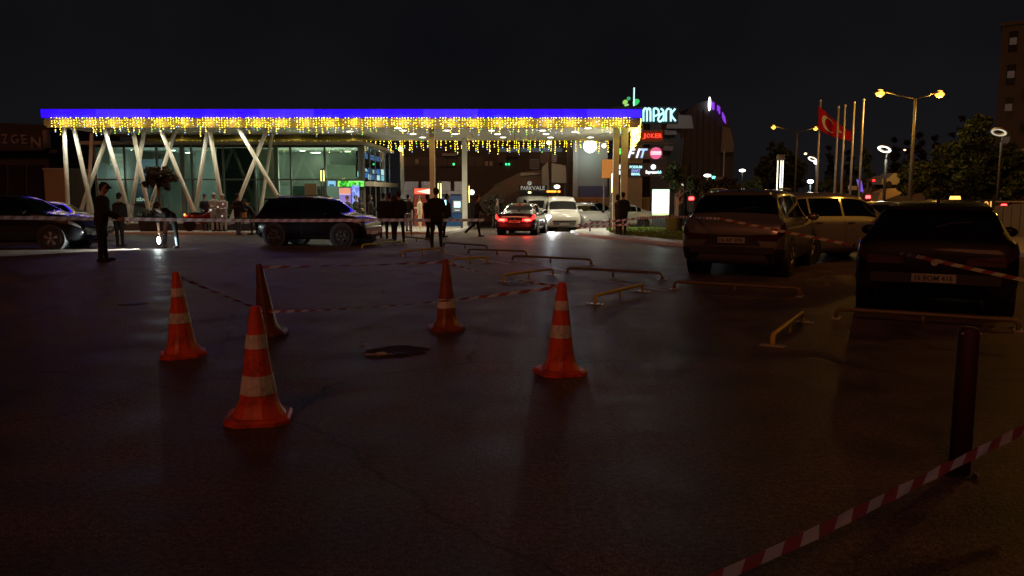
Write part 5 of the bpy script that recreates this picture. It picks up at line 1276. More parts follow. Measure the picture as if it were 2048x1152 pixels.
# ---------------------------------------------------------------- two wheelers
def bicycle(label, loc, rz, m, basket=False):
    t = thing('bicycle', label, 'bicycle', loc, rz, 'bicycles on the pavement')
    for y in (-.52, .52):
        w = MB(); rings = []
        for j in range(25):
            a = 2 * math.pi * j / 24; c = Vector((0, y + .33 * math.cos(a), .33 + .33 * math.sin(a)))
            rings.append([c + Vector((.018 * math.cos(b), math.cos(a) * .018 * math.sin(b), math.sin(a) * .018 * math.sin(b))) for b in [k * math.pi / 3 for k in range(6)]])
        w.loft(rings, 0, False)
        for k in range(8): a = math.pi * k / 8; w.tube([(0, y - .32 * math.cos(a), .33 - .32 * math.sin(a)), (0, y + .32 * math.cos(a), .33 + .32 * math.sin(a))], .004, 3)
        w.build('wheel', M_rubber, t)
    f = MB(); bb, st, hd_ = (0, -.08, .3), (0, -.2, .78), (0, .36, .78)
    for a, b in ((bb, st), (st, hd_), (bb, (0, .4, .66)), (bb, (0, -.52, .33)), (st, (0, -.52, .33)), ((0, .34, .88), (0, .52, .33))): f.tube([a, b], .018, 6)
    f.build('frame', m, t)
    MB().ball((0, -.22, .86), (.08, .14, .04), 10, 6).build('saddle', M_black, t); MB().tube([(-.28, .28, .98), (-.1, .36, .96), (.1, .36, .96), (.28, .28, .98)], .014, 6).build('handlebar', M_steel, t)
    if basket: MB().prism([(-.16, .66), (.16, .66), (.2, .92), (-.2, .92)], .42, .72).build('basket', mat('basket_orange', (.45, .20, .05), .7), t)
bicycle('bicycle with orange basket beside the two grey uniformed people', atg(462, 38.8) + Vector((0, 0, .125)), rad(-75), M_steel, True)
bicycle('bicycle held by the person bending down', atg(522, 38.9) + Vector((0, 0, .125)), rad(-85), mat('bike_grey', (.25, .25, .27), .4, .5))
mc = thing('motorcycle', 'dark red motorcycle with glowing red tail light', 'motorcycle', atg(406, 38.7) + Vector((0, 0, .125)), rad(-70))
for y in (-.6, .62): MB().lathe([(.2, -.06), (.28, -.065), (.31, 0), (.28, .065), (.2, .06)], 20, c=(0, y, .31), axis='x').build('wheel', M_rubber, mc)
MB().loft([[(x * w, y, z + (.5 if False else 0)) for x, z in ((-1, lo), (1, lo), (1, hi * .95), (.5, hi), (-.5, hi), (-1, hi * .95))] for y, w, lo, hi in ((-.75, .08, .62, .78), (-.4, .16, .5, .84), (0, .15, .34, .80), (.3, .18, .38, .95), (.5, .1, .6, .98))]).build('body', paintm('moto_red', (.16, .012, .012), .25, .1), mc, True)
MB().ball((0, -.3, .88), (.14, .36, .07), 12, 6).build('seat', M_black, mc, True)
MB().tube([(-.33, .38, 1.02), (0, .5, 1.0), (.33, .38, 1.02)], .018, 6).build('handlebar', M_steel, mc); MB().tube([(0, .48, 1.0), (0, .62, .33)], .04, 6).build('fork', M_steel, mc)
MB().ball((0, -.8, .8), (.1, .04, .06), 10, 6).build('tail_light', glow('moto_tail', (1, .12, .03), 9), mc, True); light('POINT', (0, -1.0, .8), 5, (1, .08, .03), mc, .05)
# ================================================================== PEOPLE
SKIN = mat('skin', (.42, .27, .19), .6); HAIR = mat('hair', (.012, .010, .009), .6); SHOE = mat('shoes', (.012, .011, .010), .5)
def cloth(n_, c): return mat('cloth_' + n_, c, .85, vary=.2, bump=.15, scale=14)
C_blk = cloth('black', (.008, .008, .009)); C_char = cloth('charcoal', (.022, .021, .022)); C_grey = cloth('greyuniform', (.40, .40, .42)); C_navy = cloth('navy', (.010, .012, .025))
C_jean = cloth('jeans', (.05, .08, .14)); C_white = cloth('cream', (.60, .54, .36)); C_brown = cloth('brown', (.05, .035, .026)); C_lj = cloth('palejeans', (.16, .19, .22))
PEOPLE = []
def Rx(a): return Matrix.Rotation(a, 3, 'X')
def person(label, loc, heading, H=1.75, lean=0, hip=(0, 0), knee=(0, 0), arm=((5, 10, 6), (5, 10, 6)), head=0, top=C_blk, bottom=C_blk, hair=HAIR, cap=None, hood=False, fine=False, spread=.0, bare=False, bulk=1.0, long=0.0, twist=0, extras=None, shoe=None, group=None, vest=None):
    """arm = (shoulder forward deg, elbow bend deg, outward deg) for left and right; local axes: x right, y forward"""
    prims = []                                                     # (a, b, ra, rb, material, flatten)
    k = H / 1.75
    def cap_(a, b, ra, rb, m): prims.append((Vector(a), Vector(b), ra, rb, m))
    pel = Vector((0, 0, 0))
    legs = []
    for s, hp, kn in ((-1, hip[0], knee[0]), (1, hip[1], knee[1])):
        h0 = pel + Vector((s * .095, 0, -.02)); hr = rad(hp); kr = rad(hp - kn)
        d1 = Vector((s * spread, math.sin(hr), -math.cos(hr))).normalized(); d2 = Vector((s * spread * .6, math.sin(kr), -math.cos(kr))).normalized()
        kn_ = h0 + d1 * .43; an = kn_ + d2 * .42; legs.append((h0, kn_, an, kr))
    low = min(l[2].z for l in legs) - .085
    Lr = rad(lean); spine = Vector((0, math.sin(Lr), math.cos(Lr))); fwd = Vector((0, math.cos(Lr), -math.sin(Lr)))
    for s, (h0, kn_, an, kr) in zip((-1, 1), legs):
        cap_(h0, h0.lerp(kn_, .95), .098 * bulk, .070, bottom); cap_(kn_, an, .066, .050, bottom)
        fr = max(-.6, min(.9, -kr * .8)) if an.z - .085 > low + .03 else 0
        tilt = -fr; toe = an + Vector((0, .17 * math.cos(tilt), -.045 + .17 * math.sin(tilt) * -1 if fr else -.045))
        cap_(an + Vector((0, -.045, -.045)), an + Vector((0, .03, -.035)), .042, .047, shoe or SHOE); cap_(an + Vector((0, .0, -.048)), toe, .045, .036, shoe or SHOE)
    wst = pel + spine * .2; chs = pel + spine * .40; nck = pel + spine * .555
    cap_(pel + Vector((-.06, 0, 0)), pel + Vector((.06, 0, 0)), .115 * bulk, .115 * bulk, bottom)
    for sx in (-.055, .055):
        cap_(pel + Vector((sx, 0, 0)) + spine * .02, wst + Vector((sx, 0, 0)), .125 * bulk, .118 * bulk, top)
        cap_(wst + Vector((sx, 0, 0)), chs + Vector((sx * 1.4, 0, 0)), .118 * bulk, .128 * bulk, top)
        if long: cap_(pel + Vector((sx, 0, 0)), pel + Vector((sx * 1.2, 0, 0)) - Vector((0, 0, long)), .125 * bulk, .115 * bulk, top)
        else: cap_(pel + Vector((sx, 0, -.0)), pel + Vector((sx * 1.1, 0, -.06)), .126 * bulk, .118 * bulk, top)
    if vest: cap_(wst + Vector((-.09, -.03, .05)), wst + Vector((.09, -.03, .05)), .128 * bulk, .128 * bulk, vest)
    for sx in (-1, 1): cap_(nck - spine * .05 + Vector((sx * .03, 0, 0)), chs + spine * .045 + Vector((sx * .155, 0, 0)), .055, .068 * bulk ** .5, top)
    cap_(nck - spine * .04, nck + spine * .07, .062, .056, SKIN if not hood else top)
    hr = rad(lean * .6 + head); hup = Vector((0, math.sin(hr), math.cos(hr))); hf = Vector((0, math.cos(hr), -math.sin(hr)))
    hc = nck + spine * .06 + hup * .115
    cap_(hc - hup * .035 + hf * .012, hc + hup * .035, .078, .092, SKIN); cap_(hc - hup * .06 + hf * .03, hc - hup * .07 + hf * .045, .05, .042, SKIN)
    cap_(hc + hf * .088 + hup * .005, hc + hf * .105 - hup * .025, .011, .015, SKIN)                                  # nose
    for s in (-1, 1): cap_(hc + Vector((s * .085, 0, 0)) + hup * .01, hc + Vector((s * .087, 0, 0)) - hup * .025, .014, .011, SKIN)   # ears
    hm = cap or hair
    cap_(hc + hup * .045 - hf * .022, hc + hup * .035 + hf * .012, .094, .088, hm); cap_(hc - hf * .04, hc - hf * .045 - hup * .04, .082, .06, hair)
    if cap: cap_(hc + hup * .052 + hf * .09 + Vector((-.035, 0, 0)), hc + hup * .052 + hf * .09 + Vector((.035, 0, 0)), .03, .03, cap); cap_(hc + hup * .05 + hf * .06, hc + hup * .045 + hf * .13, .04, .025, cap)
    if hood: cap_(hc + hup * .03 - hf * .03, hc - hup * .06 - hf * .04, .108, .1, top)
    for s, (sh, el, ou) in ((-1, arm[0]), (1, arm[1])):
        s0 = chs + spine * .04 + Vector((s * .178 * bulk ** .5, 0, 0)); a1 = rad(sh); o1 = math.sin(rad(ou)) * s
        d1 = Vector((o1, math.sin(a1), -math.cos(a1))).normalized(); a2 = rad(sh + el); d2 = Vector((o1 * .2 - s * .22 * min(1, el / 60), math.sin(a2), -math.cos(a2))).normalized()
        e = s0 + d1 * .29; wr_ = e + d2 * .25
        cap_(s0, e, .062 * bulk, .052 * bulk, top); cap_(e, wr_, .050 * bulk if not bare else .044, .038 if not bare else .032, SKIN if bare else top)
        side = Vector((1, 0, 0)); hn = d2.cross(side).normalized()
        cap_(wr_, wr_ + d2 * .075, .030, .036, SKIN)
        for q in range(4):
            b0 = wr_ + d2 * .085 + hn * (-.027 + .018 * q); ln = (.062, .075, .07, .055)[q]; cd = (d2 + side * -s * .25).normalized(); cd2 = (d2 + side * -s * .8).normalized()
            cap_(b0, b0 + cd * ln * .55, .0105, .0095, SKIN); cap_(b0 + cd * ln * .55, b0 + cd * ln * .55 + cd2 * ln * .5, .0095, .008, SKIN)
        cap_(wr_ + d2 * .03 + hn * -.03, wr_ + d2 * .085 + hn * -.055 + side * -s * .02, .013, .010, SKIN)
        if s == 1: hand_pos = wr_ + d2 * .12
        else: hand_l = wr_ + d2 * .12
    prims = [((a - Vector((0, 0, low))) * k, (b - Vector((0, 0, low))) * k, ra * k, rb * k, m) for a, b, ra, rb, m in prims]
    t = Vector(loc)
    info = dict(label=label, loc=t, rz=-rad(heading), prims=prims, voxel=.014 if fine else .02, group=group)
    PEOPLE.append(info)
    Rz = Matrix.Rotation(-rad(heading), 3, 'Z')
    return t + Rz @ ((hand_pos - Vector((0, 0, low))) * k), t + Rz @ ((hand_l - Vector((0, 0, low))) * k)
def build_people():
    tmp = []
    for pi in PEOPLE:
        mb = MB()
        for a, b, ra, rb, m in pi['prims']:
            d = b - a; L = d.length; n_ = 10
            d = d / L if L > 1e-6 else Vector((0, 0, 1)); x = d.orthogonal().normalized(); y = d.cross(x); rings = []
            for j in range(1, 4): an = math.pi / 2 * (j / 4 - 1); rings.append([a + d * ra * math.sin(an) + (x * math.cos(2 * math.pi * q / n_) + y * math.sin(2 * math.pi * q / n_)) * ra * math.cos(an) for q in range(n_)])
            rings.append([a + (x * math.cos(2 * math.pi * q / n_) + y * math.sin(2 * math.pi * q / n_)) * ra for q in range(n_)])
            rings.append([b + (x * math.cos(2 * math.pi * q / n_) + y * math.sin(2 * math.pi * q / n_)) * rb for q in range(n_)])
            for j in range(1, 4): an = math.pi / 2 * j / 4; rings.append([b + d * rb * math.sin(an) + (x * math.cos(2 * math.pi * q / n_) + y * math.sin(2 * math.pi * q / n_)) * rb * math.cos(an) for q in range(n_)])
            mb.loft(rings)
        o = mb.build('person', M_black); r = o.modifiers.new('r', 'REMESH'); r.mode = 'VOXEL'; r.voxel_size = pi['voxel']; r.use_smooth_shade = True
        s = o.modifiers.new('s', 'SMOOTH'); s.factor = .5; s.iterations = 2 if pi['voxel'] < .018 else 2
        tmp.append(o)
    bpy.context.view_layer.update(); dg_ = bpy.context.evaluated_depsgraph_get()
    for o, pi in zip(tmp, PEOPLE):
        me = bpy.data.meshes.new_from_object(o.evaluated_get(dg_)); old = o.data; o.modifiers.clear(); o.data = me; me.materials.clear()
        mats_ = []; 
        for p_ in pi['prims']:
            if p_[4] not in mats_: mats_.append(p_[4])
        for m in mats_: me.materials.append(m)
        nf = len(me.polygons); C_ = np.zeros(nf * 3); me.polygons.foreach_get('center', C_); C_ = C_.reshape(-1, 3)
        best = np.full(nf, 1e9); idx = np.zeros(nf, int)
        for a, b, ra, rb, m in pi['prims']:
            A = np.array(a); D = np.array(b) - A; L2 = max(D @ D, 1e-9); tt = np.clip((C_ - A) @ D / L2, 0, 1)
            ds = np.linalg.norm(C_ - (A + tt[:, None] * D), axis=1) - (ra + (rb - ra) * tt)
            ds = ds - (.006 if m in (SKIN,) and ra < .02 else 0); u_ = ds < best; best[u_] = ds[u_]; idx[u_] = mats_.index(m)
        me.polygons.foreach_set('material_index', idx.astype(np.int32)); me.shade_smooth(); me.update()
        o.location = pi['loc']; o.rotation_euler = (0, 0, pi['rz']); o.name = 'person'; tag(o, pi['label'], 'person', pi['group'])
PAV = Vector((0, 0, .12))
WK = dict(hip=(24, -16), knee=(6, 20))
person('person in dark cap and jacket standing at left with hands held forward', G(207, 523), 70, 1.84, lean=6, arm=((18, 45, 4), (18, 40, 4)), head=16, top=C_blk, bottom=C_blk, cap=C_blk, fine=True, bulk=1.24, hip=(3, -3), spread=.03)
person('person in black standing just behind the one in the cap', atg(238, 25.5), 10, 1.66, top=C_blk, bottom=C_blk, bulk=1.1, lean=8)
hr_, hl_ = person('person bent double holding a light close to the ground', G(343, 496), 186, 1.86, lean=72, hip=(10, -6), knee=(4, 4), arm=((20, 4, 2), (-8, 6, -4)), head=6, top=C_blk, bottom=cloth('teal', (.035, .05, .055)), fine=True, spread=.24, bare=True, shoe=cloth('paleshoe', (.25, .25, .25)))
GRP = 'people standing around the entrance'
person('person in navy uniform behind the two in grey uniforms', atg(411, 39.2) + PAV, 150, 1.74, top=C_navy, bottom=C_navy, arm=((10, 70, 5), (10, 60, 5)), cap=C_navy, group=GRP)
person('left of two people in grey uniforms with pale badges', atg(430, 38.5) + PAV, 130, 1.78, top=C_grey, bottom=C_grey, arm=((15, 60, 8), (25, 70, 5)), cap=C_grey, bulk=1.28, group=GRP, spread=.05)
person('right of two people in grey uniforms with pale badges', atg(447, 38.6) + PAV, 195, 1.74, top=C_grey, bottom=C_grey, arm=((12, 75, 6), (20, 60, 6)), cap=C_grey, bulk=1.28, group=GRP, spread=.05)
person('tall person in black jacket and jeans, back turned to us', atg(477, 37.0), 20, 1.86, top=C_blk, bottom=C_jean, arm=((14, 70, 10), (14, 70, 10)), bulk=1.1, hip=(4, -6), spread=.04, vest=C_char, group=GRP)
person('person in black bending over a bicycle', atg(508, 37.6) + Vector((0, 0, 0)), 255, 1.74, lean=34, hip=(14, -10), knee=(14, 10), arm=((40, 20, 4), (48, 24, 4)), head=12, top=C_blk, bottom=C_char, group=GRP)
person('person in dark top just left of the lit blue poster', atg(696, 43.0) + PAV, 110, 1.72, top=C_brown, bottom=C_char, group=GRP)
person('person in dark coat in front of the blue poster', atg(713, 42.6) + PAV, 100, 1.74, top=C_char, bottom=C_char, bulk=1.15, arm=((10, 60, 5), (15, 70, 5)), group=GRP)
person('person in dark coat close beside the blue poster, facing away', atg(721, 42.8) + PAV, 20, 1.66, top=C_brown, bottom=C_blk, bulk=1.12, hood=True, group=GRP)
person('hooded person waiting at the pavilion corner', atg(742, 41.0) + PAV, 70, 1.72, top=C_char, bottom=C_blk, hood=True, bulk=1.1, arm=((15, 70, 5), (15, 70, 5)), group=GRP)
person('left of three people in dark jackets seen from behind', G(768, 476), 10, 1.80, top=C_blk, bottom=C_blk, bulk=1.2, arm=((8, 50, 12), (6, 20, 6)), spread=.05, group=GRP)
person('middle of three people in dark jackets seen from behind', G(780, 478), 350, 1.78, top=C_blk, bottom=C_blk, bulk=1.18, spread=.04, group=GRP)
person('right of three people in dark jackets seen from behind', G(799, 484), 345, 1.80, top=C_blk, bottom=C_blk, bulk=1.18, arm=((6, 20, 10), (10, 50, 12)), spread=.08, group=GRP)
person('person in grey seen from behind before the grey cash machine', atg(817, 38.5) + PAV, 20, 1.72, top=C_char, bottom=C_lj, arm=((8, 20, 8), (10, 20, 12)), group=GRP)
person('person dressed all in cream standing at the red cash machine', atg(840, 42.5) + PAV, 250, 1.72, top=C_white, bottom=C_white, arm=((10, 15, 10), (20, 80, 6)), spread=.05, shoe=C_white, group=GRP, vest=None)
person('person in dark coat at the left of the close group', G(857, 480), 40, 1.72, top=C_blk, bottom=C_blk, bulk=1.12, hip=(10, -12), knee=(2, 4), group=GRP)
hq, hp_ = person('person in dark coat in the middle of the close group, looking at a phone', G(873, 495), 8, 1.80, top=C_blk, bottom=C_blk, bulk=1.24, arm=((20, 80, 8), (25, 85, 8)), head=14, spread=.07, long=.12, group=GRP)
person('person in dark coat stepping out of the close group to the right', G(893, 475), 60, 1.78, top=cloth('darkbrown', (.016, .012, .011)), bottom=C_blk, bulk=1.12, hip=(-4, -18), knee=(2, 12), lean=4, group=GRP)
person('person in dark jacket walking alone left of the red lit saloon', G(953, 474), 70, 1.78, lean=6, hip=(14, -20), knee=(4, 34), top=C_char, bottom=C_blk, bulk=1.12, arm=((-15, 20, 5), (25, 30, 5)), group=GRP)
person('person in brown hooded coat, left of two at the lawn kerb', atg(1236, 34.6) + Vector((0, 0, .11)), 60, 1.66, top=cloth('browncoat', (.03, .024, .018)), bottom=C_blk, hood=True, bulk=1.05, long=.1, group=GRP)
person('person in black jacket, right of two at the lawn kerb', atg(1246, 33.6) + Vector((0, 0, .10)), 30, 1.74, top=C_blk, bottom=C_blk, bulk=1.2, arm=((12, 60, 12), (12, 60, 12)), long=.05, group=GRP)
person('person in dark clothes behind the big planter', atg(1362, 38), 100, 1.74, top=C_navy, bottom=C_blk, bulk=1.15, group=GRP)
person('person in brown top and pale trousers beside the shrub', atg(994, 43), 90, 1.66, top=C_brown, bottom=cloth('pale', (.4, .38, .36)), group=GRP)
build_people()
# badges on the officers' jackets, given a glow so they look brightly lit
for k, (u, v, Y, r, lb) in enumerate(((421.5, 420, 38.25, .045, 'bright round badge on the left grey uniform'), (436, 414, 38.3, .035, 'pale badge on the chest of the left grey uniform'), (446, 408, 38.35, .03, 'pale badge on the chest of the right grey uniform'), (444.5, 432, 38.35, .035, 'pale patch at the belt of the right grey uniform'))):
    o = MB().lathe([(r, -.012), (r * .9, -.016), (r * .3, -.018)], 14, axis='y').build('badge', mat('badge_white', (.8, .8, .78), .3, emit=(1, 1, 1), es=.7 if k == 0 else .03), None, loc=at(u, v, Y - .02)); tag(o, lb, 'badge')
# hand held light
lt = thing('hand_lamp', 'bright white lamp held just above the ground by the bent person', 'lamp', Vector((hr_.x, hr_.y - .01, 0)))
MB().lathe([(.045, .10), (.047, .16), (.03, .24), (.024, hr_.z + .05)], 14).build('housing', M_black, lt, True)
MB().ball((0, -.045, .21), (.055, .035, .11), 14, 10).build('lens', glow('torch', (.92, 1, .97), 30), lt, True)
light('POINT', (0, -.16, .20), 14, (.86, 1, .97), lt, .05)
light('SPOT', (-.08, -.06,   .21), 3200, (.86, 1, .95), lt, .05, spot=52, aim=(-1, -.62, -.05), blend=.35)
light('SPOT', (.10, .03, .20), 130, (.80, .95, 1), lt, .03, spot=44, aim=(1, .5, -.09), blend=.4)
ph = thing('phone', 'bright phone screen held by a person in the close group', 'phone', hq + Vector((0, .06, .1)), rad(-8))
MB().box(-.04, .04, -.006, .006, -.08, .08).build('case', M_black, ph); MB().box(-.036, .036, -.012, -.007, -.075, .075).build('screen', glow('phone', (.5, .9, 1), 4), ph)

# ================================================================== CONES, TAPES, WHEEL STOPS, SMALL THINGS
def cone_mat(nm, a, b):                     # weathered plastic: dirt with a shape of its own
    if nm in MATS: return MATS[nm]
    m = mat(nm, a, .45, vary=.0, scale=9); n_ = m.node_tree.nodes; l = m.node_tree.links
    z = n_.new('ShaderNodeTexNoise'); z.inputs['Scale'].default_value = 7; z.inputs['Detail'].default_value = 8; z.inputs['Roughness'].default_value = .7
    tcx = n_.new('ShaderNodeTexCoord'); l.new(tcx.outputs['Object'], z.inputs['Vector'])
    r = n_.new('ShaderNodeValToRGB'); e = r.color_ramp.elements; e[0].position, e[0].color = .36, (*b, 1); e[1].position, e[1].color = .52, (*a, 1)
    l.new(z.outputs['Fac'], r.inputs[0]); l.new(r.outputs[0], n_['Principled BSDF'].inputs['Base Color']); return m
M_cone = cone_mat('cone_orange', (.60, .070, .014), (.27, .032, .010)); M_cband = cone_mat('cone_white', (.60, .60, .62), (.30, .30, .31)); M_coned = cone_mat('cone_dull', (.24, .06, .02), (.14, .035, .014))
def cone(label, p, H, bw, rz, bands, m=M_cone, mb_=M_cband, tilt=0, tdir=0, n_=8, rt=.036, rb=.2):
    t = thing('traffic_cone', label, 'traffic cone', p, rz, 'traffic cones linked by tape'); t.rotation_euler = (rad(tilt) * math.cos(tdir), rad(tilt) * math.sin(tdir), rz)
    hb = .045; r0 = rb
    def rr(z):
        f = (z - hb) / (H - hb); r = r0 * .74 + (rt - r0 * .74) * f
        return r + max(0, (.16 - f)) ** 2 * 1.6
    def ring(z, d=0): 
        out_ = []
        for j in range(n_ * 3):
            a = 2 * math.pi * j / (n_ * 3); sec = math.pi / n_; la = (a + sec) % (2 * sec) - sec; dn = 1 + .035 * math.sin(2 * a + z * 6 + p.x * 9) + .02 * math.sin(3 * a - z * 11 + p.y * 5)
            out_.append(((rr(z) + d) * math.cos(sec) / math.cos(la) * math.cos(a) * 1.02 * dn, (rr(z) + d) * math.cos(sec) / math.cos(la) * math.sin(a) * 1.02 * dn, z))
        return out_
    body = MB().loft([ring(hb + (H - hb) * f) for f in (0, .03, .06, .10, .16, .3, .5, .7, .9, .985)] + [[(x * .7, y * .7, H) for x, y, z in ring(H)]]).build('body', m, t); smooth_angle(body, 12)
    b = bw / 2; c = b * .58
    pts = [(-b, -c), (-c, -b), (c, -b), (b, -c), (b, c), (c, b), (-c, b), (-b, c)]
    base = MB().loft([[(x, y, 0) for x, y in pts], [(x, y, .03) for x, y in pts], [(x * .93, y * .93, .048) for x, y in pts]]); base.build('base', m, t)
    for (f0, f1) in bands:
        z0, z1 = H * f0, H * f1
        o = MB().loft([ring(z0 + (z1 - z0) * q / 4, .004) for q in range(5)], 0, False).build('reflective_band', mb_, t); smooth_angle(o, 12)
    return t
def cone_top(t, H): return t.matrix_world @ Vector((0, 0, H * .95)) if False else Vector(t.location) + Matrix.Rotation(t.rotation_euler.z, 3, 'Z') @ (Matrix.Rotation(t.rotation_euler.y, 3, 'Y') @ Matrix.Rotation(t.rotation_euler.x, 3, 'X')) @ Vector((0, 0, H * .95))
k1 = cone('nearest orange traffic cone with two white bands', G(518, 838), .84, .46, rad(10), [(.245, .41), (.64, .76)], rb=.215, tilt=1.2, tdir=.4)
k2 = cone('orange traffic cone with two white bands, far left', G(366, 711), .86, .44, rad(25), [(.40, .52), (.71, .81)], rb=.2, tilt=-1.8, tdir=1.4)
k3 = cone('dull dark traffic cone leaning behind the nearest cone', G(536, 670), .84, .42, rad(5), [], cone_mat('cone_brown', (.11, .030, .013), (.06, .018, .009)), tilt=-5, tdir=math.pi / 2, rb=.17)  # own darker colour stands for the lack of light on this cone
k4 = cone('dull orange traffic cone with one band in the middle', G(893, 658), .86, .42, rad(15), [(.31, .44)], M_coned, rb=.19)
k5 = cone('orange traffic cone with torn bands, right of the others', G(1120, 746), .84, .44, rad(20), [(.40, .54), (.70, .80)], rb=.2, tilt=1.5, tdir=2.2)
def film(nm, c):                             # thin plastic film that lets light through from behind
    m = mat(nm, c, .4, vary=.15, scale=20); n_ = m.node_tree.nodes; l = m.node_tree.links; o_ = n_['Material Output']
    tr = n_.new('ShaderNodeBsdfTranslucent'); tr.inputs[0].default_value = (*c, 1); mx = n_.new('ShaderNodeMixShader'); mx.inputs[0].default_value = .6
    l.new(n_['Principled BSDF'].outputs[0], mx.inputs[1]); l.new(tr.outputs[0], mx.inputs[2]); l.new(mx.outputs[0], o_.inputs[0]); return m
T_red = film('tape_red', (.40, .09, .10)); T_wht = film('tape_white', (.66, .62, .62)); T_red2 = film('tape_faded_red', (.70, .50, .50)); T_wht2 = film('tape_bright_white', (.95, .94, .94))  # paler pair lifts the long tape's brightness through its colour
def tape(label, pts, w=.075, seg=.11, sag=0.0, tw=0.0, diag=.03, pale=False):
    """striped barrier ribbon hung between points, with sag and a little twist"""
    t = thing('barrier_tape', label, 'barrier tape', pts[0], 0, 'red and white barrier tapes'); o = Vector(pts[0]); P = [Vector(p) - o for p in pts]
    mb = MB(); k = 0
    for a, b in zip(P[:-1], P[1:]):
        L = (b - a).length; n_ = max(2, int(L / seg)); d = (b - a).normalized(); side0 = d.cross(Vector((0, 0, 1))).normalized(); upv = side0.cross(d).normalized()
        def pt(f, e, sh):
            f2 = min(max(f + sh / L * e, 0), 1)
            an = tw * math.sin(f2 * 3.1 * max(1, L / 3.5)) + .12 * math.sin(f2 * 37); u_ = upv * math.cos(an) + side0 * math.sin(an)
            return a.lerp(b, f2) + u_ * w / 2 * e - Vector((0, 0, sag * L * 4 * f2 * (1 - f2)))
        for i in range(n_):
            f0, f1 = i / n_, (i + 1) / n_
            mb._add([pt(f0, -1, diag), pt(f1, -1, diag), pt(f1, 1, diag), pt(f0, 1, diag)], [(0, 1, 2, 3)], k % 2); k += 1
    mb.build('ribbon', [T_red2, T_wht2] if pale else [T_red, T_wht], t)
    kn = MB(); kn.ball(tuple(P[0]), (.03, .03, .035), 8, 5); kn.build('knot', T_red, t)
    kn = MB(); kn.ball(tuple(P[-1]), (.03, .03, .035), 8, 5); kn.build('knot', T_wht, t)
tape('barrier tape strung across the whole car park at waist height', [at(-30, 434.5, 19.0), at(225, 437.5, 21.5), at(500, 441, 23.5), at(757, 440, 24.0), at(968, 440, 26.0)], .09, .13, .002, pale=True)
tape('barrier tape low across the bottom right foreground', [at(1400, 1171, 3.0), at(1640, 1062, 3.35), at(2090, 838, 4.3)], .064, .104, .0, .16, .012)
tape('barrier tape sloping across the two parked cars at right', [at(1340, 432, 18.0), at(1440, 437, 14.3), at(1700, 489, 12.6), at(1830, 512, 10.1), at(2075, 566, 8.9)], .045, .12, .002)
tape('upper barrier tape by the lawn, between column and advert box', [at(1158, 449, 33), at(1275, 437, 31.5), at(1345, 431, 28)], .08, .13, .003)
tape('lower barrier tape by the lawn, ending at the cream columns', [at(1155, 456, 33.2), at(1262, 448, 32.5)], .08, .13, .002)
C2, C3, C4, C5 = cone_top(k2, .86), cone_top(k3, .84), cone_top(k4, .86), cone_top(k5, .84)
C3m = Vector(k3.location) + Vector((-.0, -.05, .28))
tape('slack barrier tape from the far left cone to the leaning cone', [C2, C3m], .03, .085, .004, 1.1)
tape('barrier tape from the leaning cone top to the middle cone top', [C3, C4], .03, .11, .004, 1.3)
tape('barrier tape from the leaning cone foot to the torn banded cone', [C3m, C5], .03, .11, .012, 1.3)
tape('slack barrier tape from the middle cone to the torn banded cone', [C4, C5], .03, .10, .012, 1.3)
# wheel stops: low pipe hoops on foot plates
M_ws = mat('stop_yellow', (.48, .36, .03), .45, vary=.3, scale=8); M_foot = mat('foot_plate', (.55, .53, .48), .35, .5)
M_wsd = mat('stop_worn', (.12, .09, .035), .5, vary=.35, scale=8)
def wstop(label, pa, pb, m=M_ws, H=.13, r=.027):
    a, b = Vector((pa.x, pa.y, 0)), Vector((pb.x, pb.y, 0)); c = (a + b) / 2; d = (b - a).normalized(); L = (b - a).length / 2
    t = thing('wheel_stop', label, 'wheel stop', Vector((c.x, c.y, gz(c.y))), math.atan2(d.y, d.x), 'yellow wheel stops')
    MB().tube([(-L, 0, 0), (-L, 0, H - .06), (-L + .02, 0, H - .02), (-L + .07, 0, H), (L - .07, 0, H), (L - .02, 0, H - .02), (L, 0, H - .06), (L, 0, 0)], r, 10).build('pipe', m, t, True)
    MB().tube([(0, 0, 0), (0, 0, H - .02)], r * .8, 8).build('middle_leg', m, t, True)
    for x in (-L, L): 
        f = MB().box(x - .05, x + .05, -.13, .13, .004, .014).build('foot_plate', M_foot, t)
        for y in (-.09, .09): MB().lathe([(.014, .0145), (.014, .03)], 6, c=(x, y, 0)).build('bolt', M_steel, f)
    return t
S = [('bright yellow wheel stop caught in torch light before the black SUV', (724, 497), (801, 491), mat('stop_lime', (.55, .55, .04), .4)), ('wheel stop behind the middle traffic cone, farther one', (803, 513), (885, 505), M_ws),  # torch light on the first stop is put into its colour
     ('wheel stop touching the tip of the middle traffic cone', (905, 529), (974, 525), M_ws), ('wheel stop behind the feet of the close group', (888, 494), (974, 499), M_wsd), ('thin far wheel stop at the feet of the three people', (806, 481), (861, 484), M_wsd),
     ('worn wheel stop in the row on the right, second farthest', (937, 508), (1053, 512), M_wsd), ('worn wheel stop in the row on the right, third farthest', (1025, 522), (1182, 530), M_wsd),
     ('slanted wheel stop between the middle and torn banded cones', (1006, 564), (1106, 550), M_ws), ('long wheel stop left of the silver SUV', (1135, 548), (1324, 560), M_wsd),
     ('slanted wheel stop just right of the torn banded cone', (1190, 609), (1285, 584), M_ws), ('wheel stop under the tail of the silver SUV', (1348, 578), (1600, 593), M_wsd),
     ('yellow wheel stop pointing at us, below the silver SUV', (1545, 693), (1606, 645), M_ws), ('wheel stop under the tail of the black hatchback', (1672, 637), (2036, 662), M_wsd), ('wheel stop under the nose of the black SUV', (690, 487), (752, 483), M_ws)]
for lb, a, b, m in S: wstop(lb, G(*a), G(*b), m)
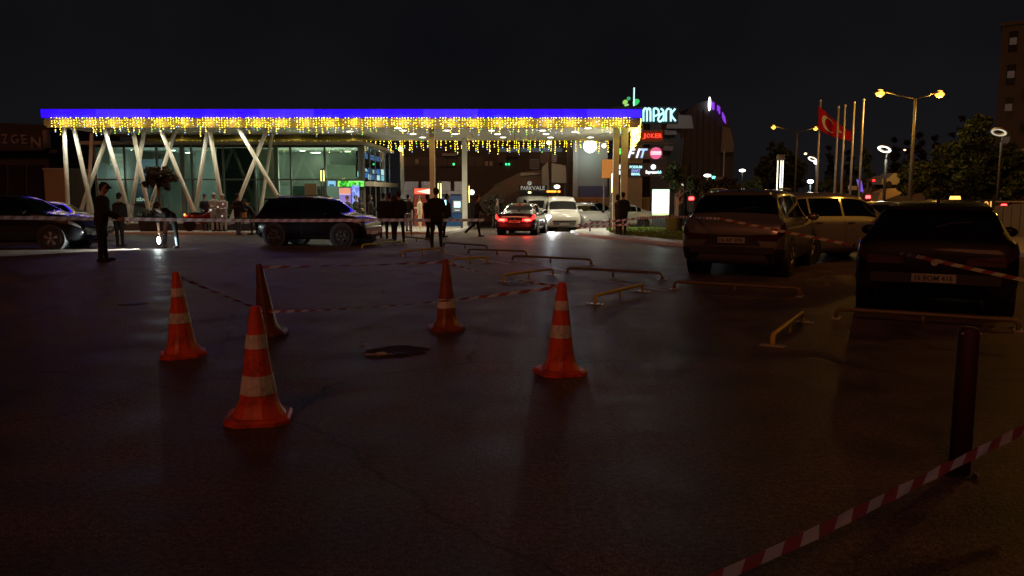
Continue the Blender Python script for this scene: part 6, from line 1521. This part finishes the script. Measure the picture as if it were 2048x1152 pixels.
p = G(765, 493); bl = light('SPOT', (p.x - .1, p.y + .5, .5), 5, (.9, 1, .7), bpy.data.objects['black_suv'] if False else None, .03, spot=60, aim=(0.1, -.4, -.6)) if False else None
# red bollard close on the right
rbp = G(1918, 948); rb_ = thing('red_bollard', 'dark red round bollard standing close at the right', 'bollard', rbp); Hb = .88
MB().lathe([(.058, .012), (.058, Hb - .04), (.05, Hb - .01), (.03, Hb)], 20).build('post', mat('bollard_red', (.028, .002, .002), .7), rb_, True)
MB().lathe([(.10, .0), (.10, .011)], 20).build('base_flange', M_dark, rb_)
for s in (-1, 1): MB().ball((s * .052, -.03, Hb - .035), .008, 8, 6).build('reflector', M_plate, rb_)
MB().lathe([(.012, 0), (.012, .05)], 6, axis='y', c=(.06, -.1, .02)).build('anchor_bolt', M_steel, rb_)
# drain with bars
dp = G(795, 703); dr = thing('drain_grate', 'sunken dark drain grate in the asphalt between the cones', 'drain', Vector((dp.x, dp.y, 0)), rad(6))
r_ = random.Random(21)
rim = []
for j in range(26):
    a = 2 * math.pi * j / 26; q = 1 + r_.uniform(-.18, .16); rim.append((.30 * q * math.cos(a), .25 * q * math.sin(a)))
pm = MB(); pm.loft([[(x * 1.16, y * 1.16, .0015) for x, y in rim], [(x * 1.05, y * 1.05, .012) for x, y in rim], [(x * .96, y * .96, .007) for x, y in rim]], 0, False); pm.build('broken_rim', mat('rim_tar', (.03, .024, .02), .8, bump=.5, scale=30), dr)
pm = MB(); pm.v = [(x * .99, y * .99, .005) for x, y in rim]; pm.f = [tuple(range(26))]; pm.m = [0]; pm.build('pit', mat('pit_black', (.004, .003, .003), .9), dr)  # flat near-black disc painted for the shade inside the hollow
for k in range(5): MB().cbox((-.10 + .045 * k, -.15 + .01 * (k % 3), .009), (.014, .12, .006), 0, Matrix.Rotation(.45, 3, 'Z')).build('bar', mat('rust_iron', (.05, .04, .035), .5, .5), dr)
MB().loft([[(-.33, -.16, .006), (-.33, -.19, .006), (-.33, -.19, .02), (-.33, -.16, .02)], [(-.2, -.2, .008), (-.2, -.23, .008), (-.2, -.23, .024), (-.2, -.2, .024)], [(-.02, -.17, .006), (-.02, -.19, .006), (-.02, -.19, .012), (-.02, -.17, .012)]]).build('bent_strip', mat('strip_pale', (.22, .2, .18), .6), dr)
mh = thing('manhole_cover', 'small dark iron cover in the asphalt left of the far left cone', 'drain cover', G(266, 607), rad(3))
MB().lathe([(.21, .0), (.21, .008), (.18, .009)], 20).build('lid', MATS['rust_iron'], mh); MB().lathe([(.16, .0095), (.15, .012)], 20).build('raised_ring', MATS['rust_iron'], mh)
M_scrap = mat('scrap_paper', (.45, .43, .42), .7)
def scrap(label, u, v, s, m=M_scrap, seed=1):
    r_ = random.Random(seed); p = G(u, v); t = MB(); n_ = 7
    ring = [(s * math.cos(2 * math.pi * j / n_) * r_.uniform(.6, 1.1), s * .6 * math.sin(2 * math.pi * j / n_) * r_.uniform(.6, 1.1), .006 + s * r_.uniform(.05, .35)) for j in range(n_)]
    t.loft([[(x * .7, y * .7, .004) for x, y, z in ring], ring], 0); o = t.build('litter', m, None, loc=(p.x, p.y, gz(p.y))); tag(o, label, 'litter', 'scraps lying on the asphalt'); return o
scrap('crumpled pale scrap beside the drain grate', 727, 690, .05, seed=1); scrap('flattened pale strip lying on the drain grate edge', 760, 711, .09, seed=2)
scrap('small green glass shard in front of the drain grate', 949, 737, .022, mat('shard_green', (.1, .5, .35), .1), 3); scrap('tiny pale crumb near the front middle', 960, 893, .012, seed=4)
scrap('pale scrap lying left of the middle cone', 765, 583, .05, seed=5); scrap('tiny bright chip on the lit ground at left', 141, 511, .03, seed=6); scrap('pale scrap near the black hatchback wheel stop', 2026, 656, .07, seed=7)
scrap('pale scrap beside the yellow wheel stop pointing at us', 1618, 645, .06, seed=8); scrap('small pale scrap behind the silver SUV', 1600, 588, .06, seed=9)
# sign box behind the black SUV roof
sbx = thing('brown_box_sign', 'square brown box sign standing behind the black SUV roof', 'sign', atg(624, 41)+PAV); z0, z1 = at(624, 390, 41).z - gz(41) - .12, at(624, 367, 41).z - gz(41) - .12
MB().box(-.3, .3, -.1, .1, z0, z1).build('box', mat('box_brown', (.10, .07, .03), .6), sbx)
MB().box(-.05, .05, -.05, .05, 0, z0 - .002).build('post', M_dark, sbx)
